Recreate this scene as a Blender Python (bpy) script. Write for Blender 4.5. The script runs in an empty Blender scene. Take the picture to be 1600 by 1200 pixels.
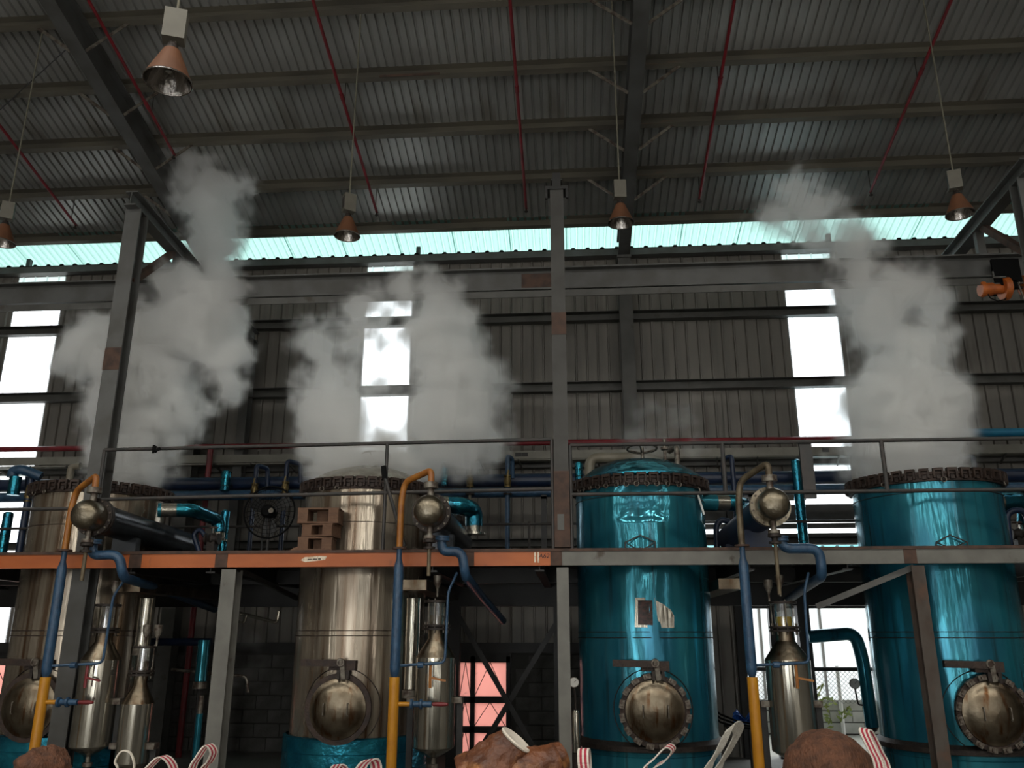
import bpy, math, random
from mathutils import Vector, Matrix, noise
random.seed(7)
S = bpy.context.scene
COL = S.collection
PI = math.pi

# ------------------------------------------------------------------ camera
F = 1308.0; TH = math.radians(16.742); AL = math.radians(4.05)
EYE = Vector((0, 0, 1.7))
FW = Vector((-math.sin(AL)*math.cos(TH), math.cos(AL)*math.cos(TH), math.sin(TH)))
RT = Vector((math.cos(AL), math.sin(AL), 0)); UP = RT.cross(FW)
cam = bpy.data.cameras.new('camera'); camo = bpy.data.objects.new('camera', cam); COL.objects.link(camo)
cam.sensor_fit = 'HORIZONTAL'; cam.sensor_width = 36; cam.lens = 36*F/1600; cam.clip_end = 300
camo.matrix_world = Matrix.Translation(EYE) @ Matrix((RT, UP, -FW)).transposed().to_4x4()
S.camera = camo

# ------------------------------------------------------------------ light
S.view_settings.view_transform = 'Standard'; S.view_settings.look = 'None'
S.view_settings.gamma = 1; S.view_settings.use_curve_mapping = False
S.view_settings.exposure = 0.38
W = bpy.data.worlds.new('overcast_sky'); S.world = W; W.use_nodes = True
W.node_tree.nodes['Background'].inputs[0].default_value = (0.93, 0.97, 1.0, 1)
W.node_tree.nodes['Background'].inputs[1].default_value = 3.4
S.cycles.use_denoising = True
S.cycles.max_bounces = 9; S.cycles.diffuse_bounces = 3; S.cycles.glossy_bounces = 3
S.cycles.adaptive_threshold = .07
S.cycles.transparent_max_bounces = 12; S.cycles.volume_bounces = 8; S.cycles.volume_step_rate = 1.5
S.cycles.sample_clamp_indirect = 6
def area(name, loc, rot, sx, sy, power, col=(1, .97, .9)):
    l = bpy.data.lights.new(name, 'AREA'); l.shape = 'RECTANGLE'; l.size = sx; l.size_y = sy
    l.energy = power; l.color = col
    o = bpy.data.objects.new(name, l); COL.objects.link(o); o.location = loc; o.rotation_euler = rot
    return o
FRONT_Y = -7.0
STRIPS = [(-12.0, .3), (-9.0, .3), (-6.2, .25), (-3.4, .3), (-1.2, .2), (1.4, .25), (4.0, .3), (7.0, .3), (10.0, .3)]
for sx, sw in STRIPS:      # daylight entering the tall window strips of the wall behind the camera
    area('window_daylight', (sx, FRONT_Y+.12, 6.0), (PI/2, 0, 0), sw, 4.4, 34)
    area('doorway_daylight', (sx+.3, FRONT_Y+.12, 1.15), (PI/2, 0, 0), sw*1.2, 1.9, 14)
area('doorway_daylight', (-1, FRONT_Y+.12, 1.3), (PI/2, 0, 0), 8, 2.0, 12)

SKYL = [-10.5, -7.0, -3.5, 0.0, 3.5, 7.0, 10.5]
for sx in SKYL:            # daylight through the translucent sheets of the roof slope behind the camera
    area('skylight_daylight', (sx, -.8, 10.30), (-.245, 0, 0), .9, 5.0, 310)

# ------------------------------------------------------------------ measuring helpers
def ray(x, y): return FW + RT*((x-800)/F) - UP*((y-600)/F)
def P(x, y, Y):                      # the point of the photograph's pixel at depth Y
    d = ray(x, y); return EYE + d*(Y/d.y)
def PX(x, y, X):
    d = ray(x, y); return EYE + d*(X/d.x)
TR = math.tan(math.radians(14)); ROOF0 = 8.2; WALL = 13.5; DZ = 2.585
def zb(Y): return ROOF0 + TR*(WALL-Y)          # underside of the roof purlins
def PR(x, y, dz):                    # on a plane parallel to the roof
    d = ray(x, y); s = (ROOF0+dz+TR*WALL-1.7)/(d.z+TR*d.y); return EYE + d*s

# ------------------------------------------------------------------ materials
def nn(nt, t, **kw):
    n = nt.nodes.new(t)
    for k, v in kw.items():
        setattr(n, k, v)
    return n
MATS = {}
def mat(name, c1, c2=None, rough=.5, metal=0., scale=6., stretch=(1, 1, 1), lo=.4, hi=.65, bump=0., bscale=30., bstretch=(1, 1, 1), c3=None, s3=3., st3=(1, 1, 1), lo3=.55, hi3=.7, rvar=0., spec=None, coat=0.):
    m = bpy.data.materials.new(name); m.use_nodes = True; nt = m.node_tree
    b = nt.nodes['Principled BSDF']; L = nt.links.new
    b.inputs['Roughness'].default_value = rough; b.inputs['Metallic'].default_value = metal
    if spec is not None: b.inputs['Specular IOR Level'].default_value = spec
    if coat: b.inputs['Coat Weight'].default_value = coat
    tc = nn(nt, 'ShaderNodeTexCoord')
    def noi(sc, st, det=5):
        mp = nn(nt, 'ShaderNodeMapping'); mp.inputs['Scale'].default_value = st
        L(tc.outputs['Object'], mp.inputs['Vector'])
        n = nn(nt, 'ShaderNodeTexNoise'); n.inputs['Scale'].default_value = sc; n.inputs['Detail'].default_value = det
        L(mp.outputs[0], n.inputs['Vector']); return n.outputs['Fac']
    def rng(src, a, z):
        r = nn(nt, 'ShaderNodeMapRange'); r.inputs[1].default_value = a; r.inputs[2].default_value = z
        L(src, r.inputs[0]); return r.outputs[0]
    def mix(fac, A, B):
        x = nn(nt, 'ShaderNodeMix', data_type='RGBA'); L(fac, x.inputs[0])
        for i, v in ((6, A), (7, B)):
            if isinstance(v, tuple): x.inputs[i].default_value = (*v, 1)
            else: L(v, x.inputs[i])
        return x.outputs[2]
    if c2 is None:
        b.inputs['Base Color'].default_value = (*c1, 1)
    else:
        f1 = rng(noi(scale, stretch), lo, hi)
        col = mix(f1, c1, c2)
        if rvar:
            r = nn(nt, 'ShaderNodeMapRange'); r.inputs[3].default_value = rough; r.inputs[4].default_value = rough+rvar
            L(f1, r.inputs[0]); L(r.outputs[0], b.inputs['Roughness'])
        if c3 is not None:
            f3 = rng(noi(s3, st3), lo3, hi3); col = mix(f3, col, c3)
        L(col, b.inputs['Base Color'])
    if bump:
        bp = nn(nt, 'ShaderNodeBump'); bp.inputs['Strength'].default_value = bump; bp.inputs['Distance'].default_value = .02
        L(noi(bscale, bstretch, 3), bp.inputs['Height']); L(bp.outputs[0], b.inputs['Normal'])
    MATS[name] = m
    return m
M = MATS
mat('roof_sheet', (.40, .40, .38), (.29, .29, .27), .40, .55, 1.2, (1, .5, .5), c3=(.16, .13, .09), s3=1.5, st3=(1, .2, .2), lo3=.62, hi3=.8)
mat('wall_sheet', (.19, .174, .15), (.14, .13, .112), .5, .2, 2.0, (2, 1, .3), c3=(.075, .058, .043), s3=3, st3=(2, 1, .15), lo3=.6, hi3=.8)
mat('steel_grey', (.095, .095, .09), (.068, .065, .058), .5, .2, 3)
mat('steel_light', (.085, .083, .074), (.062, .06, .053), .55, .1, 4, c3=(.04, .03, .02), s3=5, lo3=.64, hi3=.75)
mat('steel_dark', (0.0225, 0.0215, 0.02), (0.015, 0.014, 0.013), .5, .2, 4)
mat('purlin_paint', (.125, .113, .086), (.09, .082, .066), .5, .2, 3, (.4, 1, 1), c3=(.2, .11, .065), s3=1.7, st3=(.5, 2, 2), lo3=.70, hi3=.78)
mat('rust', (0.084, 0.045, 0.03), (0.045, 0.027, 0.0198), .75, .1, 9)
mat('rail_paint', (.03, .03, .028), (.05, .04, .035), .5, .2, 6)
mat('orange_paint', (.42, .105, .02), (.34, .08, .015), .5, 0, 5, (.3, 1, 1), c3=(.16, .05, .02), s3=9, st3=(1, 1, .4), lo3=.64, hi3=.74)
mat('orange_pipe', (0.35, 0.133, 0.0175), (0.252, 0.084, 0.014), .45, 0, 8)
mat('yellow_pipe', (0.495, 0.217, 0.009), (0.413, 0.165, 0.009), .4, 0, 5)
mat('blue_pipe', (.026, .072, .135), (.015, .042, .085), .38, 0, 12, bump=.25, bscale=60)
mat('navy_pipe', (0.0084, 0.0196, 0.0525), (0.007, 0.014, 0.035), .4, 0, 6)
mat('red_paint', (0.182, 0.0084, 0.014), (0.119, 0.007, 0.0098), .4, 0, 6)
mat('red_handle', (.16, .012, .014), None, .45)
mat('foil_blue', (.026, .205, .26), (.016, .125, .19), .13, .6, 2.5, (1, 1, .4), bump=.3, bscale=7, bstretch=(1, 1, .2), c3=(.018, .06, .075), s3=6, st3=(2, 2, .1), lo3=.56, hi3=.72, rvar=.10)
mat('foil_crumpled', (.03, .24, .31), (.025, .17, .27), .2, .95, 3, bump=.8, bscale=9, c3=(.03, .09, .11), s3=5, lo3=.6, hi3=.75)
mat('skirt_cyan', (.02, .22, .30), (.012, .13, .20), .26, .8, 5, bump=.6, bscale=12)
mat('stainless', (.37, .32, .25), (.27, .225, .17), .14, .72, 2.5, (2, 2, .3), bump=.25, bscale=7, bstretch=(2, 2, .1), c3=(.12, .066, .034), s3=4.0, st3=(2.2, 2.2, .06), lo3=.50, hi3=.68, rvar=.14)
mat('stainless_clean', (.33, .31, .26), (.25, .23, .185), .11, .85, 4, (2, 2, .4), bump=.14, bscale=7, bstretch=(3, 3, .12), rvar=.08)
mat('manhole_steel', (.21, .175, .125), (.11, .082, .055), .34, 1, 5, c3=(.10, .045, .018), s3=7, st3=(2, 2, .3), lo3=.55, hi3=.7, bump=.25, bscale=12)
mat('cast_dark', (0.036, 0.027, 0.0216), (0.021, 0.0162, 0.0138), .55, .5, 20, bump=.3, bscale=60)
mat('rim_brown', (.045, .027, .019), (.024, .016, .013), .6, .3, 14, bump=.3, bscale=50)
mat('clamp_worn', (0.21, 0.189, 0.154), (0.063, 0.042, 0.0315), .5, .6, 16)
mat('shell_grey', (.05, .055, .06), (.03, .033, .037), .26, .7, 5, bump=.15, bscale=8)
mat('head_bronze', (.23, .20, .15), (.155, .13, .09), .33, .95, 9, bump=.25, bscale=26)
mat('brass', (.20, .145, .06), (.12, .085, .035), .45, .9, 12)
mat('dirty_pipe', (.15, .12, .075), (.085, .062, .038), .5, .5, 9, c3=(.06, .035, .018), s3=6)
mat('beige_pipe', (0.198, 0.176, 0.132), (0.149, 0.127, 0.088), .5, .1, 6)
mat('cream_tray', (0.21, 0.2, 0.165), (0.17, 0.16, 0.13), .55, .1, 4)
mat('lamp_box', (.115, .105, .08), (.09, .082, .062), .55, 0, 6)
mat('lamp_shade', (.125, .05, .022), (.095, .038, .017), .5, .1, 6)
mat('lamp_mirror', (.34, .32, .30), (.22, .20, .18), .2, 1, 8, bump=.5, bscale=16, bstretch=(1, 1, .2))
mat('rope', (.13, .12, .085), None, .8)
mat('black', (.006, .006, .006), None, .85, spec=.1)
mat('wood', (0.14, 0.07, 0.0364), (0.098, 0.0476, 0.0252), .75, 0, 6, (1, 6, 6), bump=.2)
mat('board_brown', (0.21, 0.112, 0.063), (0.154, 0.077, 0.042), .75, 0, 5)
mat('floor', (0.16, 0.152, 0.136), (0.112, 0.104, 0.092), .7, 0, 1.2)
mat('block', (.10, .098, .09), (.068, .066, .06), .85, 0, 5, bump=.4, bscale=40)
mat('mortar', (.06, .058, .052), None, .9)
mat('white_wall', (.72, .74, .74), (.62, .65, .66), .7, 0, 1.5)
mat('pink_wall', (.75, .22, .20), (.70, .30, .26), .7, 0, 2.5, c3=(.62, .27, .34), s3=3)
mat('cyan_roof', (.02, .50, .55), (.02, .42, .48), .5, 0, 3)
mat('pale_block', (.46, .46, .42), (.36, .36, .32), .9, 0, 5)
mat('ground', (.30, .28, .24), (.22, .21, .18), .9, 0, 1)
mat('leaf', (.22, .26, .06), (.12, .17, .04), .6, 0, 8)
mat('tarp_blue', (.02, .12, .45), (.015, .09, .35), .5, 0, 6)
mat('woven_white', (0.364, 0.343, 0.294), (0.294, 0.273, 0.231), .8, 0, 40, bump=.5, bscale=180)
mat('sack_brown', (.13, .04, .011), (.06, .018, .006), .55, 0, 9, c3=(.27, .11, .03), s3=7, lo3=.56, hi3=.72, bump=.9, bscale=22)
mat('fibre_brown', (.11, .04, .016), (.055, .02, .008), .8, 0, 18, bump=1., bscale=80, bstretch=(1, 1, .25))
mat('pale_rim', (.62, .56, .47), (.5, .44, .36), .6, 0, 9)
mat('hoist_orange', (.50, .125, .02), (.36, .085, .015), .45, .1, 10)
mat('gauge_white', (.6, .58, .54), None, .4)
mat('tape_white', (.72, .62, .48), (.55, .40, .26), .6, 0, 50, lo=.5, hi=.6)
mat('ink', (.02, .01, .008), None, .7)
mat('oil', (.42, .28, .015), (.3, .2, .01), .15, 0, 12)
mat('rusty_post', (.075, .062, .05), (.05, .032, .022), .7, .1, 5, (1, 1, .5), c3=(.095, .05, .03), s3=4, lo3=.55, hi3=.7)
mat('cyan_paint', (.02, .18, .30), (.015, .13, .24), .3, .2, 5)
mat('column_paint', (.055, .053, .047), (.04, .037, .032), .6, .1, 4)
mat('post_paint', (.15, .145, .125), (.115, .11, .095), .55, .1, 4, c3=(.06, .045, .03), s3=5, lo3=.66, hi3=.75)
mat('dark_glass', (.02, .014, .012), (.05, .02, .016), .12, 0, 9, (2, 2, 4))
mat('white_plastic', (.62, .61, .57), None, .5)
def special():
    def base(name):
        m = bpy.data.materials.new(name); m.use_nodes = True; nt = m.node_tree; nt.nodes.clear()
        o = nn(nt, 'ShaderNodeOutputMaterial'); MATS[name] = m; return m, nt, o
    def translucent(name, col, clear, dirt):
        m, nt, o = base(name); L = nt.links.new
        tc = nn(nt, 'ShaderNodeTexCoord'); n = nn(nt, 'ShaderNodeTexNoise'); n.inputs['Scale'].default_value = 5; n.inputs['Detail'].default_value = 8
        L(tc.outputs['Object'], n.inputs['Vector'])
        n2 = nn(nt, 'ShaderNodeTexVoronoi', feature='DISTANCE_TO_EDGE'); n2.inputs['Scale'].default_value = 1.6
        ad = nn(nt, 'ShaderNodeMixRGB'); ad.inputs[0].default_value = .35
        L(tc.outputs['Object'], ad.inputs[1]); L(n.outputs['Color'], ad.inputs[2]); L(ad.outputs[0], n2.inputs['Vector'])
        r2 = nn(nt, 'ShaderNodeMapRange'); r2.inputs[1].default_value = 0; r2.inputs[2].default_value = .012; r2.inputs[3].default_value = 1; r2.inputs[4].default_value = 0
        L(n2.outputs['Distance'], r2.inputs[0])
        r3 = nn(nt, 'ShaderNodeMapRange'); r3.inputs[1].default_value = .56; r3.inputs[2].default_value = .62
        L(n.outputs['Fac'], r3.inputs[0])
        mu = nn(nt, 'ShaderNodeMath', operation='MULTIPLY'); L(r2.outputs[0], mu.inputs[0]); L(r3.outputs[0], mu.inputs[1])
        mc = nn(nt, 'ShaderNodeMixRGB'); mc.inputs[1].default_value = (*col, 1); mc.inputs[2].default_value = (.12, .09, .06, 1)
        md = nn(nt, 'ShaderNodeMath', operation='MULTIPLY'); md.inputs[1].default_value = dirt; L(mu.outputs[0], md.inputs[0]); L(md.outputs[0], mc.inputs[0])
        t = nn(nt, 'ShaderNodeBsdfTranslucent'); d = nn(nt, 'ShaderNodeBsdfDiffuse'); tr = nn(nt, 'ShaderNodeBsdfTransparent')
        L(mc.outputs[0], t.inputs[0]); L(mc.outputs[0], d.inputs[0]); L(mc.outputs[0], tr.inputs[0])
        a = nn(nt, 'ShaderNodeMixShader'); a.inputs[0].default_value = .25; L(t.outputs[0], a.inputs[1]); L(d.outputs[0], a.inputs[2])
        b = nn(nt, 'ShaderNodeMixShader'); b.inputs[0].default_value = clear; L(a.outputs[0], b.inputs[1]); L(tr.outputs[0], b.inputs[2])
        L(b.outputs[0], o.inputs[0])
    translucent('clear_sheet', (.95, .97, .98), .35, .8)
    translucent('green_sheet', (.25, .40, .36), .04, .0)
    translucent('pink_sheet', (.88, .55, .50), .10, .3)
    m, nt, o = base('sight_glass'); L = nt.links.new
    g = nn(nt, 'ShaderNodeBsdfGlossy'); g.inputs['Roughness'].default_value = .05; g.inputs[0].default_value = (.9, .9, .9, 1)
    t = nn(nt, 'ShaderNodeBsdfTransparent'); t.inputs[0].default_value = (.88, .9, .88, 1)
    x = nn(nt, 'ShaderNodeMixShader'); x.inputs[0].default_value = .22; L(t.outputs[0], x.inputs[1]); L(g.outputs[0], x.inputs[2]); L(x.outputs[0], o.inputs[0])
    # webbing: stripes across the strap from its UV
    m = bpy.data.materials.new('webbing'); m.use_nodes = True; nt = m.node_tree; L = nt.links.new; MATS['webbing'] = m
    b = nt.nodes['Principled BSDF']; b.inputs['Roughness'].default_value = .8
    uv = nn(nt, 'ShaderNodeUVMap'); sp = nn(nt, 'ShaderNodeSeparateXYZ'); L(uv.outputs[0], sp.inputs[0])
    cr = nn(nt, 'ShaderNodeValToRGB'); cr.color_ramp.interpolation = 'CONSTANT'
    wht, red = (.60, .54, .47, 1), (.33, .025, .045, 1)
    el = cr.color_ramp.elements; el[0].position = 0; el[0].color = wht; el[1].position = .18; el[1].color = red
    for p, c in ((.40, wht), (.60, red), (.82, wht)):
        e = el.new(p); e.color = c
    L(sp.outputs[0], cr.inputs[0]); L(cr.outputs[0], b.inputs['Base Color'])
    wv = nn(nt, 'ShaderNodeTexWave'); wv.inputs['Scale'].default_value = 60; wv.bands_direction = 'Y'; L(uv.outputs[0], wv.inputs[0])
    bp = nn(nt, 'ShaderNodeBump'); bp.inputs['Strength'].default_value = .4; bp.inputs['Distance'].default_value = .005; L(wv.outputs[1], bp.inputs['Height']); L(bp.outputs[0], b.inputs['Normal'])
special()

# ------------------------------------------------------------------ mesh builder
def V3(p): return Vector(p)
def frame_of(d):
    d = d.normalized(); h = Vector((0, 0, 1)) if abs(d.z) < .9 else Vector((0, 1, 0))
    s = d.cross(h).normalized(); u = s.cross(d).normalized(); return s, u
class MB:
    def __init__(s): s.v = []; s.f = []; s.uv = None
    def poly(s, pts, faces):
        k = len(s.v); s.v += [Vector(p) for p in pts]; s.f += [tuple(i+k for i in f) for f in faces]; return s
    def box(s, x0, x1, y0, y1, z0, z1):
        return s.poly([(x, y, z) for z in (z0, z1) for y in (y0, y1) for x in (x0, x1)],
                      [(0, 2, 3, 1), (4, 5, 7, 6), (0, 1, 5, 4), (2, 6, 7, 3), (0, 4, 6, 2), (1, 3, 7, 5)])
    def bar(s, p, q, w, h, up=None):          # rectangular bar from p to q
        p, q = V3(p), V3(q); d = (q-p).normalized()
        sd, u = frame_of(d)
        if up is not None:
            sd = d.cross(V3(up)).normalized(); u = sd.cross(d)
        return s.sect([(-w/2, -h/2), (w/2, -h/2), (w/2, h/2), (-w/2, h/2)], p, q, sd, u)
    def sect(s, pl, p, q, sd=None, u=None):   # sweep a 2D outline straight from p to q
        p, q = V3(p), V3(q)
        if sd is None: sd, u = frame_of(q-p)
        n = len(pl)
        pts = [p+sd*a+u*b for a, b in pl]+[q+sd*a+u*b for a, b in pl]
        fs = [(i, (i+1) % n, n+(i+1) % n, n+i) for i in range(n)]+[tuple(range(n))[::-1], tuple(range(n, 2*n))]
        return s.poly(pts, fs)
    def tube(s, pts, r, n=10, caps=True):
        pts = [V3(p) for p in pts]; k = len(s.v); m = len(pts)
        T = [((pts[min(i+1, m-1)]-pts[i]).normalized()+(pts[i]-pts[max(i-1, 0)]).normalized()).normalized() for i in range(m)]
        sd, u = frame_of(T[0])
        for i in range(m):
            if i:
                q = T[i-1].rotation_difference(T[i]); sd = q @ sd; u = q @ u
            rr = r[i] if isinstance(r, (list, tuple)) else r
            for j in range(n):
                a = 2*PI*j/n; s.v.append(pts[i]+sd*(math.cos(a)*rr)+u*(math.sin(a)*rr))
        for i in range(m-1):
            for j in range(n):
                s.f.append((k+i*n+j, k+i*n+(j+1) % n, k+(i+1)*n+(j+1) % n, k+(i+1)*n+j))
        if caps:
            s.f.append(tuple(range(k, k+n))[::-1]); s.f.append(tuple(range(k+(m-1)*n, k+m*n)))
        return s
    def lathe(s, prof, o, ax=(0, 0, 1), n=32, cap=True, fn=None):     # prof: (radius, distance along the axis)
        o, ax = V3(o), V3(ax).normalized()
        sd, u = (Vector((1, 0, 0)), Vector((0, 1, 0))) if abs(ax.z) > .999 else frame_of(ax)
        k = len(s.v); m = len(prof)
        for i, (r, t) in enumerate(prof):
            for j in range(n):
                a = 2*PI*j/n
                rr = r+(fn(a, t) if fn else 0)
                s.v.append(o+ax*t+sd*(math.cos(a)*rr)+u*(math.sin(a)*rr))
        for i in range(m-1):
            for j in range(n):
                s.f.append((k+i*n+j, k+i*n+(j+1) % n, k+(i+1)*n+(j+1) % n, k+(i+1)*n+j))
        if cap:
            if prof[0][0] > 1e-4: s.f.append(tuple(range(k, k+n))[::-1])
            if prof[-1][0] > 1e-4: s.f.append(tuple(range(k+(m-1)*n, k+m*n)))
        return s
    def torus(s, c, ax, R, r, n=32, m=8):
        c, ax = V3(c), V3(ax).normalized(); sd, u = frame_of(ax); k = len(s.v)
        for i in range(n):
            a = 2*PI*i/n; d = sd*math.cos(a)+u*math.sin(a)
            for j in range(m):
                b = 2*PI*j/m; s.v.append(c+d*(R+r*math.cos(b))+ax*(r*math.sin(b)))
        for i in range(n):
            for j in range(m):
                s.f.append((k+i*m+j, k+((i+1) % n)*m+j, k+((i+1) % n)*m+(j+1) % m, k+i*m+(j+1) % m))
        return s
    def mesh(s, name, off=Vector((0, 0, 0)), smooth=True, ang=35):
        me = bpy.data.meshes.new(name); me.from_pydata([v-off for v in s.v], [], s.f); me.validate(); me.update()
        if smooth:
            me.shade_smooth(); me.set_sharp_from_angle(angle=math.radians(ang))
        return me
def fillet(pts, rad, n=5):
    pts = [V3(p) for p in pts]; out = [pts[0]]
    for i in range(1, len(pts)-1):
        a, b, c = pts[i-1], pts[i], pts[i+1]
        u, w = (a-b), (c-b); r = min(rad, u.length*.48, w.length*.48)
        p, q = b+u.normalized()*r, b+w.normalized()*r
        for k in range(n+1):
            t = k/n; out.append(p*(1-t)**2+b*2*t*(1-t)+q*t*t)
    out.append(pts[-1]); return out
def wloc(o):
    v = Vector((0, 0, 0))
    while o is not None:
        v = v+o.location; o = o.parent
    return v
def link(name, me, m, parent=None, loc=(0, 0, 0)):
    o = bpy.data.objects.new(name, me); COL.objects.link(o); o.location = loc
    if parent is not None: o.parent = parent
    if m is not None and not me.materials: me.materials.append(MATS[m] if isinstance(m, str) else m)
    return o
def part(name, mb, m, parent, smooth=True, label=None, kind=None, ang=35):
    o = link(name, mb.mesh(name, wloc(parent), smooth, ang), m, parent)
    if label: o['label'] = label
    if kind: o['kind'] = kind
    return o
def tag(o, label=None, cat=None, group=None, kind=None):
    for k, v in (('label', label), ('category', cat), ('group', group), ('kind', kind)):
        if v: o[k] = v
    return o
def thing(name, label, cat, loc=(0, 0, 0), group=None):
    o = bpy.data.objects.new(name, None); COL.objects.link(o); o.location = loc; o.empty_display_size = .1
    return tag(o, label, cat, group)
def single(name, mb, m, label, cat, group=None, smooth=True, ang=35):
    lo = Vector((min(v.x for v in mb.v), min(v.y for v in mb.v), min(v.z for v in mb.v)))
    hi = Vector((max(v.x for v in mb.v), max(v.y for v in mb.v), max(v.z for v in mb.v)))
    off = Vector(((lo.x+hi.x)/2, (lo.y+hi.y)/2, lo.z))
    return tag(link(name, mb.mesh(name, off, smooth, ang), m, None, off), label, cat, group)
def struct(name, loc=(0, 0, 0), label=None):
    o = bpy.data.objects.new(name, None); COL.objects.link(o); o.location = loc; o.empty_display_size = .1
    o['kind'] = 'structure'
    if label: o['label'] = label
    return o
def inst(name, me, m, parent, loc, rot=(0, 0, 0)):
    o = link(name, me, m, parent, loc); o.rotation_euler = rot; return o
def copy_tree(o, parent=None):
    c = o.copy(); COL.objects.link(c); c.parent = parent
    for ch in list(o.children): copy_tree(ch, c)
    return c
def I_sect(w, h, tf=.018, tw=.012):
    return [(-w/2, -h/2), (w/2, -h/2), (w/2, -h/2+tf), (tw/2, -h/2+tf), (tw/2, h/2-tf), (w/2, h/2-tf), (w/2, h/2), (-w/2, h/2), (-w/2, h/2-tf), (-tw/2, h/2-tf), (-tw/2, -h/2+tf), (-w/2, -h/2+tf)]
def C_sect(w, h, t=.008):      # web on the negative side
    return [(0, 0), (w, 0), (w, t), (t, t), (t, h-t), (w, h-t), (w, h), (0, h)]

# ================================================================== the hall
def corr_profile(w, pitch, h, base=.35, top=.18, lap=.02):
    n = max(1, round(w/pitch)); p = w/n; out = [(0, 0)]
    for i in range(n):
        x = i*p
        out += [(x+p*(.5-base/2), 0), (x+p*(.5-top/2), h), (x+p*(.5+top/2), h), (x+p*(.5+base/2), 0)]
    out.append((w+lap, 0)); return out
def corr(mb, w, pitch, h, o, ex, en, ed, L, base=.35, top=.18):       # corrugated sheet: width dir ex, rib dir en, length dir ed
    pr = corr_profile(w, pitch, h, base, top); o, ex, en, ed = V3(o), V3(ex), V3(en), V3(ed); n = len(pr)
    mb.poly([o+ex*a+en*b for a, b in pr]+[o+ex*a+en*b+ed*L for a, b in pr], [(i, i+1, n+i+1, n+i) for i in range(n-1)])
    return mb

# floor
fl = link('floor', MB().box(-13, 12, -7.2, 13.6, -.1, 0).mesh('floor'), 'floor'); fl['kind'] = 'structure'

# ceiling: corrugated roof sheets on both slopes and the translucent green row along the eave
ceil = struct('ceiling', (0, 0, 0), 'corrugated metal roof sloping down to the far wall')
RIDGE = 2.0
SL = math.hypot(1, TR)
def slope_len(a, b): return abs(b-a)*SL
dn = Vector((0, 1, -TR)).normalized()
nrm = Vector((0, TR, 1)).normalized()
me = corr(MB(), 1.0, .125, .032, (0, 0, 0), (1, 0, 0), nrm, dn, slope_len(RIDGE, 12.93)).mesh('roof_sheet', smooth=False)
for i in range(25):
    dz = .004*(i % 2)
    inst('roof_sheet', me, 'roof_sheet', ceil, (-13+i, RIDGE, zb(RIDGE)+.2+dz))
me = corr(MB(), 1.0, .125, .032, (0, 0, 0), (1, 0, 0), nrm, dn, slope_len(12.87, 14.5)).mesh('skylight_sheet', smooth=False)
for i in range(25):
    inst('skylight_sheet', me, 'green_sheet', ceil, (-13+i, 12.87, zb(12.87)+.196+.004*(i % 2)))['label'] = 'pale green translucent roof sheet'
me = corr(MB(), 1.0, .125, .032, (0, 0, 0), (1, 0, 0), Vector((0, -TR, 1)).normalized(), Vector((0, -1, -TR)).normalized(), slope_len(-7.4, RIDGE)).mesh('roof_sheet_near', smooth=False)
for i in range(25):
    inst('roof_sheet', me, 'roof_sheet', ceil, (-13+i, RIDGE, zb(RIDGE)+.2+.004*(i % 2)))
for sx in SKYL:
    yc = -.8; z = zb(RIDGE)-(RIDGE-yc)*TR+.15
    part('skylight_panel', MB().bar((sx, yc-2.5, z-2.5*TR), (sx, yc+2.5, z+2.5*TR), .95, .01, (0, 0, 1)), 'clear_sheet', ceil, False)
# side walls and the wall behind the camera
def side_wall(name, X):
    o = struct(name, (X, 0, 0), 'corrugated metal side wall of the hall')
    mb = MB()
    for i in range(21):
        y0, y1 = -7+i*.98, -7+(i+1)*.98
        zt = min(zb(y1), zb(RIDGE)-abs(RIDGE-y0)*TR)+.1
        me = corr(MB(), .98, .245, .035, (X, y0, 0), (0, 1, 0), (-1 if X > 0 else 1, 0, 0), (0, 0, 1), zt)
        part('wall_sheet', me, 'wall_sheet', o, False)
side_wall('wall_left', -13.0); side_wall('wall_right', 12.0)
wf = struct('wall_front', (0, FRONT_Y, 0), 'corrugated metal wall behind the camera with tall window strips')
xs = [-13.0]+[e for sx, sw in STRIPS for e in (sx-sw/2, sx+sw/2)]+[12.0]
for k in range(0, len(xs), 2):
    a, b = xs[k], xs[k+1]
    z0 = 2.2 if -5 < (a+b)/2 < 0 else 0
    part('wall_sheet', corr(MB(), b-a, .24, .035, (a, FRONT_Y, z0), (1, 0, 0), (0, 1, 0), (0, 0, 1), 8.95-z0), 'wall_sheet', wf, False)

# back wall
wb = struct('wall_back', (0, WALL, 0), 'grey brown ribbed metal back wall')
WTOP = 8.15
def sheets(x0, x1, z0, z1, n):
    w = (x1-x0)/n
    me = corr(MB(), w, .2, .035, (0, 0, 0), (1, 0, 0), (0, -1, 0), (0, 0, 1), z1-z0, .2, .09).mesh('wall_sheet', smooth=False)
    for i in range(n):
        inst('wall_sheet', me, 'wall_sheet', wb, (x0+i*w, .003*(i % 2), z0))
sheets(-13, -10.05, 1.45, WTOP, 4)
sheets(-9.15, -3.55, 1.45, WTOP, 7)
sheets(-3.55, -2.72, 1.45, 3.1, 1)
sheets(-2.72, 1.7, 1.45, WTOP, 6)
sheets(1.7, 2.5, 3.75, WTOP, 1)
sheets(1.7, 2.5, .0, 3.0, 1)
sheets(2.5, 3.69, 3.75, WTOP, 2)
sheets(4.52, 6.2, 3.75, WTOP, 2)
sheets(6.2, 12, .0, WTOP, 7)
def strip(n, x0, x1, z0, z1, label):
    o = struct('window_%d' % n, ((x0+x1)/2, WALL, z0), label)
    part('pane', corr(MB(), x1-x0, (x1-x0)/4, .03, (x0, WALL, z0), (1, 0, 0), (0, -1, 0), (0, 0, 1), z1-z0, .16, .07), 'clear_sheet', o, False)
    return o
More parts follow.
